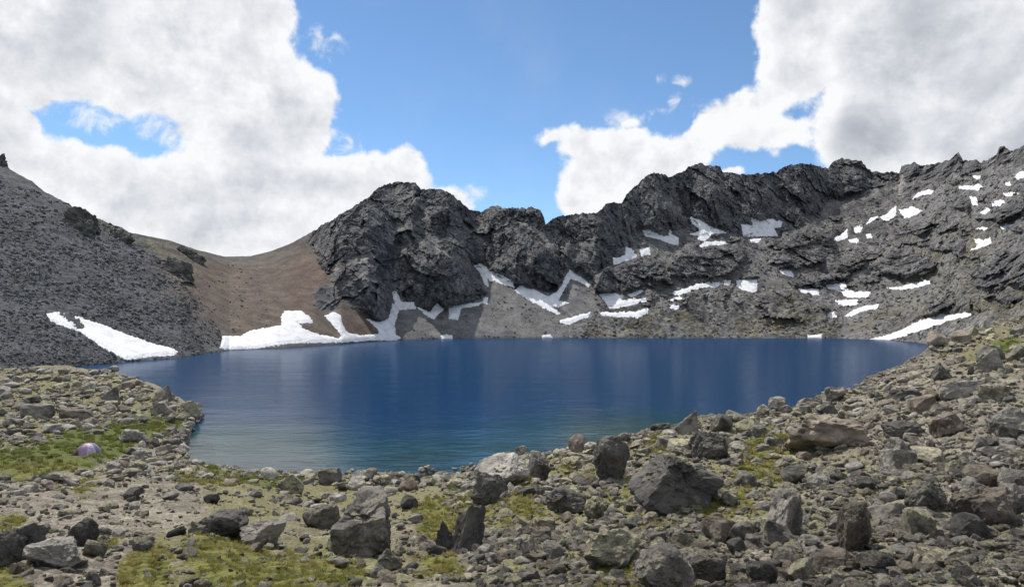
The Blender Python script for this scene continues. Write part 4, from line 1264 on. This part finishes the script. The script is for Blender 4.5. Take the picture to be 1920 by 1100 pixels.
far_scatter('scree', 'grey scree blocks strewn down the slope to the lake', [[(-60, 300), (120, 385), (240, 440), (330, 520), (400, 600), (430, 660), (330, 672), (200, 695), (-60, 700)]],
            11000, 1.9, 2.1, 9, 21, ['scree', 'dark grey', 'scree', 'scree'])
far_scatter('mountain_rubble', 'rubble and blocks on the slopes behind the lake', [[(1080, 630), (1130, 560), (1200, 480), (1300, 450), (1550, 420), (1700, 350), (1940, 320), (1940, 600), (1740, 645), (1090, 640)]],
            9000, 1.8, 2.2, 8, 22, ['scree', 'dark grey', 'brownish', 'scree'])
far_scatter('talus_stones', 'small stones lying on the talus cones', TALUS + [[(330, 560), (430, 490), (480, 500), (520, 640), (420, 665)]], 6000, 1.2, 2.4, 5, 23, ['scree', 'scree', 'dark grey'])

# rock outcrops on the scree ridge, each a thing
for (u, v, w, h, st, lab) in ((-8, 310, 36, 40, 'pointed', 'dark rock spire on the skyline at the picture edge'),
                              (142, 428, 62, 52, 'angular', 'dark jagged outcrop breaking the skyline of the scree slope'),
                              (218, 446, 44, 28, 'angular', 'low dark outcrop just down the ridge from the jagged one'),
                              (328, 512, 56, 40, 'angular', 'dark outcrop on the slope where grey scree turns brown'),
                              (352, 482, 48, 20, 'slab', 'small dark rock band high on the brown slope')):
    g = far_at(np.array([float(max(u, -50))]), np.array([float(v)]))[0]
    me = rock_mesh(int(9000 + u), 5, st, 0.30)
    o = obj('rock_outcrop', me, M_ROCK['dark grey'])
    k = g[1] / F
    o.scale = (w * k * 1.15, w * k * .9, h * k * 1.4)
    o.rotation_euler = (0, 0.5 if u > 100 else 0.2, 0.3)
    o.location = (g[0], g[1] + 3, g[2] - h * k * .05)
    tag(o, lab, 'rock outcrop', 'outcrops on the scree ridge')


# grass tufts
def tuft_mesh(seed, n=26):
    r = np.random.default_rng(seed)
    vs, fs = [], []
    for i in range(n):
        a, rad = r.uniform(0, 6.28), r.uniform(0, .42)
        bx, by = rad * math.cos(a), rad * math.sin(a)
        l, w = r.uniform(.5, 1.0), r.uniform(.035, .06)
        a2 = a + r.normal(0, .6)
        dx, dy = math.cos(a2), math.sin(a2)
        lean = r.uniform(.15, .55)
        b0 = len(vs)
        for t, ww in ((0, 1), (.55, .8), (1, .1)):
            cx, cy, cz = bx + dx * lean * t * t * l, by + dy * lean * t * t * l, l * t * (1 - .25 * lean * t)
            vs.append((cx - dy * w * ww, cy + dx * w * ww, cz))
            vs.append((cx + dy * w * ww, cy - dx * w * ww, cz))
        fs += [(b0, b0 + 1, b0 + 3, b0 + 2), (b0 + 2, b0 + 3, b0 + 5, b0 + 4)]
    return mesh_np('tuft', np.array(vs), np.array(fs))


def grass():
    r = np.random.default_rng(41)
    n = 150000
    u = r.uniform(-30, 1950, n)
    a = np.interp(u, EDGE[:, 0], EDGE[:, 1])
    v = a + 1 + (1130 - a) * r.random(n)
    jx = u + 16 * fbm(u / 26, v / 16, 3.1, 4, 0.6)
    jy = v + 10 * fbm(u / 26, v / 16, 8.1, 4, 0.6)
    gm = soft_mask(GRASSP, jx, jy, 9)
    k = r.random(n) < 0.5 * gm * np.clip(.45 + 1.5 * fbm(u / 22, v / 13, 1.1, 3), .03, 1)
    u, v = u[k], v[k]
    g = near_raw(u, v)
    s = np.clip(g[:, 1] / F * 9 * r.uniform(.6, 1.4, len(u)), .06, .42)
    scl = np.stack([s * 1.3, s * 1.3, s * r.uniform(.5, .95, len(u))], 1)
    rot = np.stack([r.normal(0, .1, len(u)), r.normal(0, .1, len(u)), r.uniform(0, 6.28, len(u))], 1)
    g[:, 2] -= 0.01
    protos = [proto('tuft', tuft_mesh(s_), M_GRASS) for s_ in range(5)]
    scatter('grass', 'short yellow green alpine turf between the stones', g, rot, scl, r.integers(0, 5, len(u)), protos)


grass()


# ------------------------------------------------------------------ the tent on the meadow
def tent():
    g = near_raw(np.array([165.0]), np.array([853.0]))[0]
    k = g[1] / F
    root = bpy.data.objects.new('dome_tent', None)
    COL.objects.link(root)
    root.location = (g[0], g[1], g[2] - 0.03)
    root.rotation_euler = (0, 0, 0.45)
    S = 40 * k / 2           # half width of the dome
    H = 28 * k
    tag(root, 'small lilac dome tent with a dark maroon porch, pitched on the green meadow', 'tent')
    lil = plain_mat('lilac_cloth', (0.44, 0.27, 0.42), 0.6)
    pale = plain_mat('pale_cloth', (0.56, 0.46, 0.58), 0.6)
    blu = plain_mat('slate_cloth', (0.16, 0.15, 0.27), 0.6)
    mar = plain_mat('maroon_cloth', (0.07, 0.022, 0.035), 0.7)
    pol = plain_mat('pole_metal', (0.25, 0.25, 0.27), 0.4)
    red = plain_mat('groundsheet', (0.20, 0.08, 0.05), 0.8)

    def dome(th, ph):
        c, s = math.cos(th), math.sin(th)
        m = (abs(c) ** 3 + abs(s) ** 3) ** (-1 / 3)       # rounded square plan
        r = math.cos(ph) ** 0.85 * m
        sag = 1 - 0.06 * math.sin(2 * (th - math.pi / 4) * 2) * math.sin(2 * ph)
        return Vector((S * r * c * sag, S * 0.85 * r * s * sag, H * math.sin(ph) ** 0.9))
    for i, mt in enumerate((lil, blu, pale, lil, blu, lil, pale, blu)):
        vs, fs = [], []
        for a in range(7):
            for b in range(9):
                vs.append(dome((i + a / 6) * math.pi / 4, b / 8 * math.pi / 2))
        for a in range(6):
            for b in range(8):
                fs.append((a * 9 + b, (a + 1) * 9 + b, (a + 1) * 9 + b + 1, a * 9 + b + 1))
        me = mesh_np('panel', np.array(vs), np.array(fs), smooth=True)
        obj('panel', me, mt, root)

    def tube(path, r, nm, mt):
        vs, fs = [], []
        for p in path:
            for a in range(6):
                an = a * math.pi / 3
                vs.append((p[0] + r * math.cos(an), p[1] + r * math.sin(an) * .7, p[2] + r * math.sin(an) * .7))
        for i in range(len(path) - 1):
            for a in range(6):
                b = (a + 1) % 6
                fs.append((i * 6 + a, i * 6 + b, i * 6 + 6 + b, i * 6 + 6 + a))
        obj(nm, mesh_np(nm, np.array(vs), np.array(fs), smooth=True), mt, root)
    for th in (math.pi / 4, 3 * math.pi / 4):
        path = [dome(th, t / 12 * math.pi / 2) * 1.01 for t in range(13)]
        path += [dome(th + math.pi, (11 - t) / 12 * math.pi / 2) * 1.01 for t in range(12)]
        tube(path, 0.025, 'pole', pol)
    # porch: a half cone pulled out to one side
    vs, fs = [(-S * 1.75, -S * .25, 0.03)], []
    for t in range(13):
        a = math.pi * t / 12
        vs.append((-S * (.80 - .15 * math.sin(a)), -S * .15 - S * .72 * math.cos(a), H * .80 * math.sin(a)))
    fs = [(0, t + 1, t + 2) for t in range(12)]
    obj('porch', mesh_np('porch', np.array(vs), tris=np.array(fs)), mar, root)
    vs = [(-S * 1.95, -S * .95, .03), (S * 1.02, -S * .95, .03), (S * 1.02, S * .9, .03), (-S * 1.95, S * .7, .03)]
    vs += [(x, y, -.25) for x, y, z in vs]
    fs = [(0, 1, 2, 3), (0, 4, 5, 1), (1, 5, 6, 2), (2, 6, 7, 3), (3, 7, 4, 0)]
    obj('groundsheet', mesh_np('groundsheet', np.array(vs), np.array(fs)), red, root)
    for sx, sy in ((-1.95, -.95), (1.1, -1.0), (1.15, .95), (-2.0, .7)):
        tube([Vector((S * sx, S * sy, .12)), Vector((S * sx, S * sy, -.2))], .02, 'peg', pol)


tent()
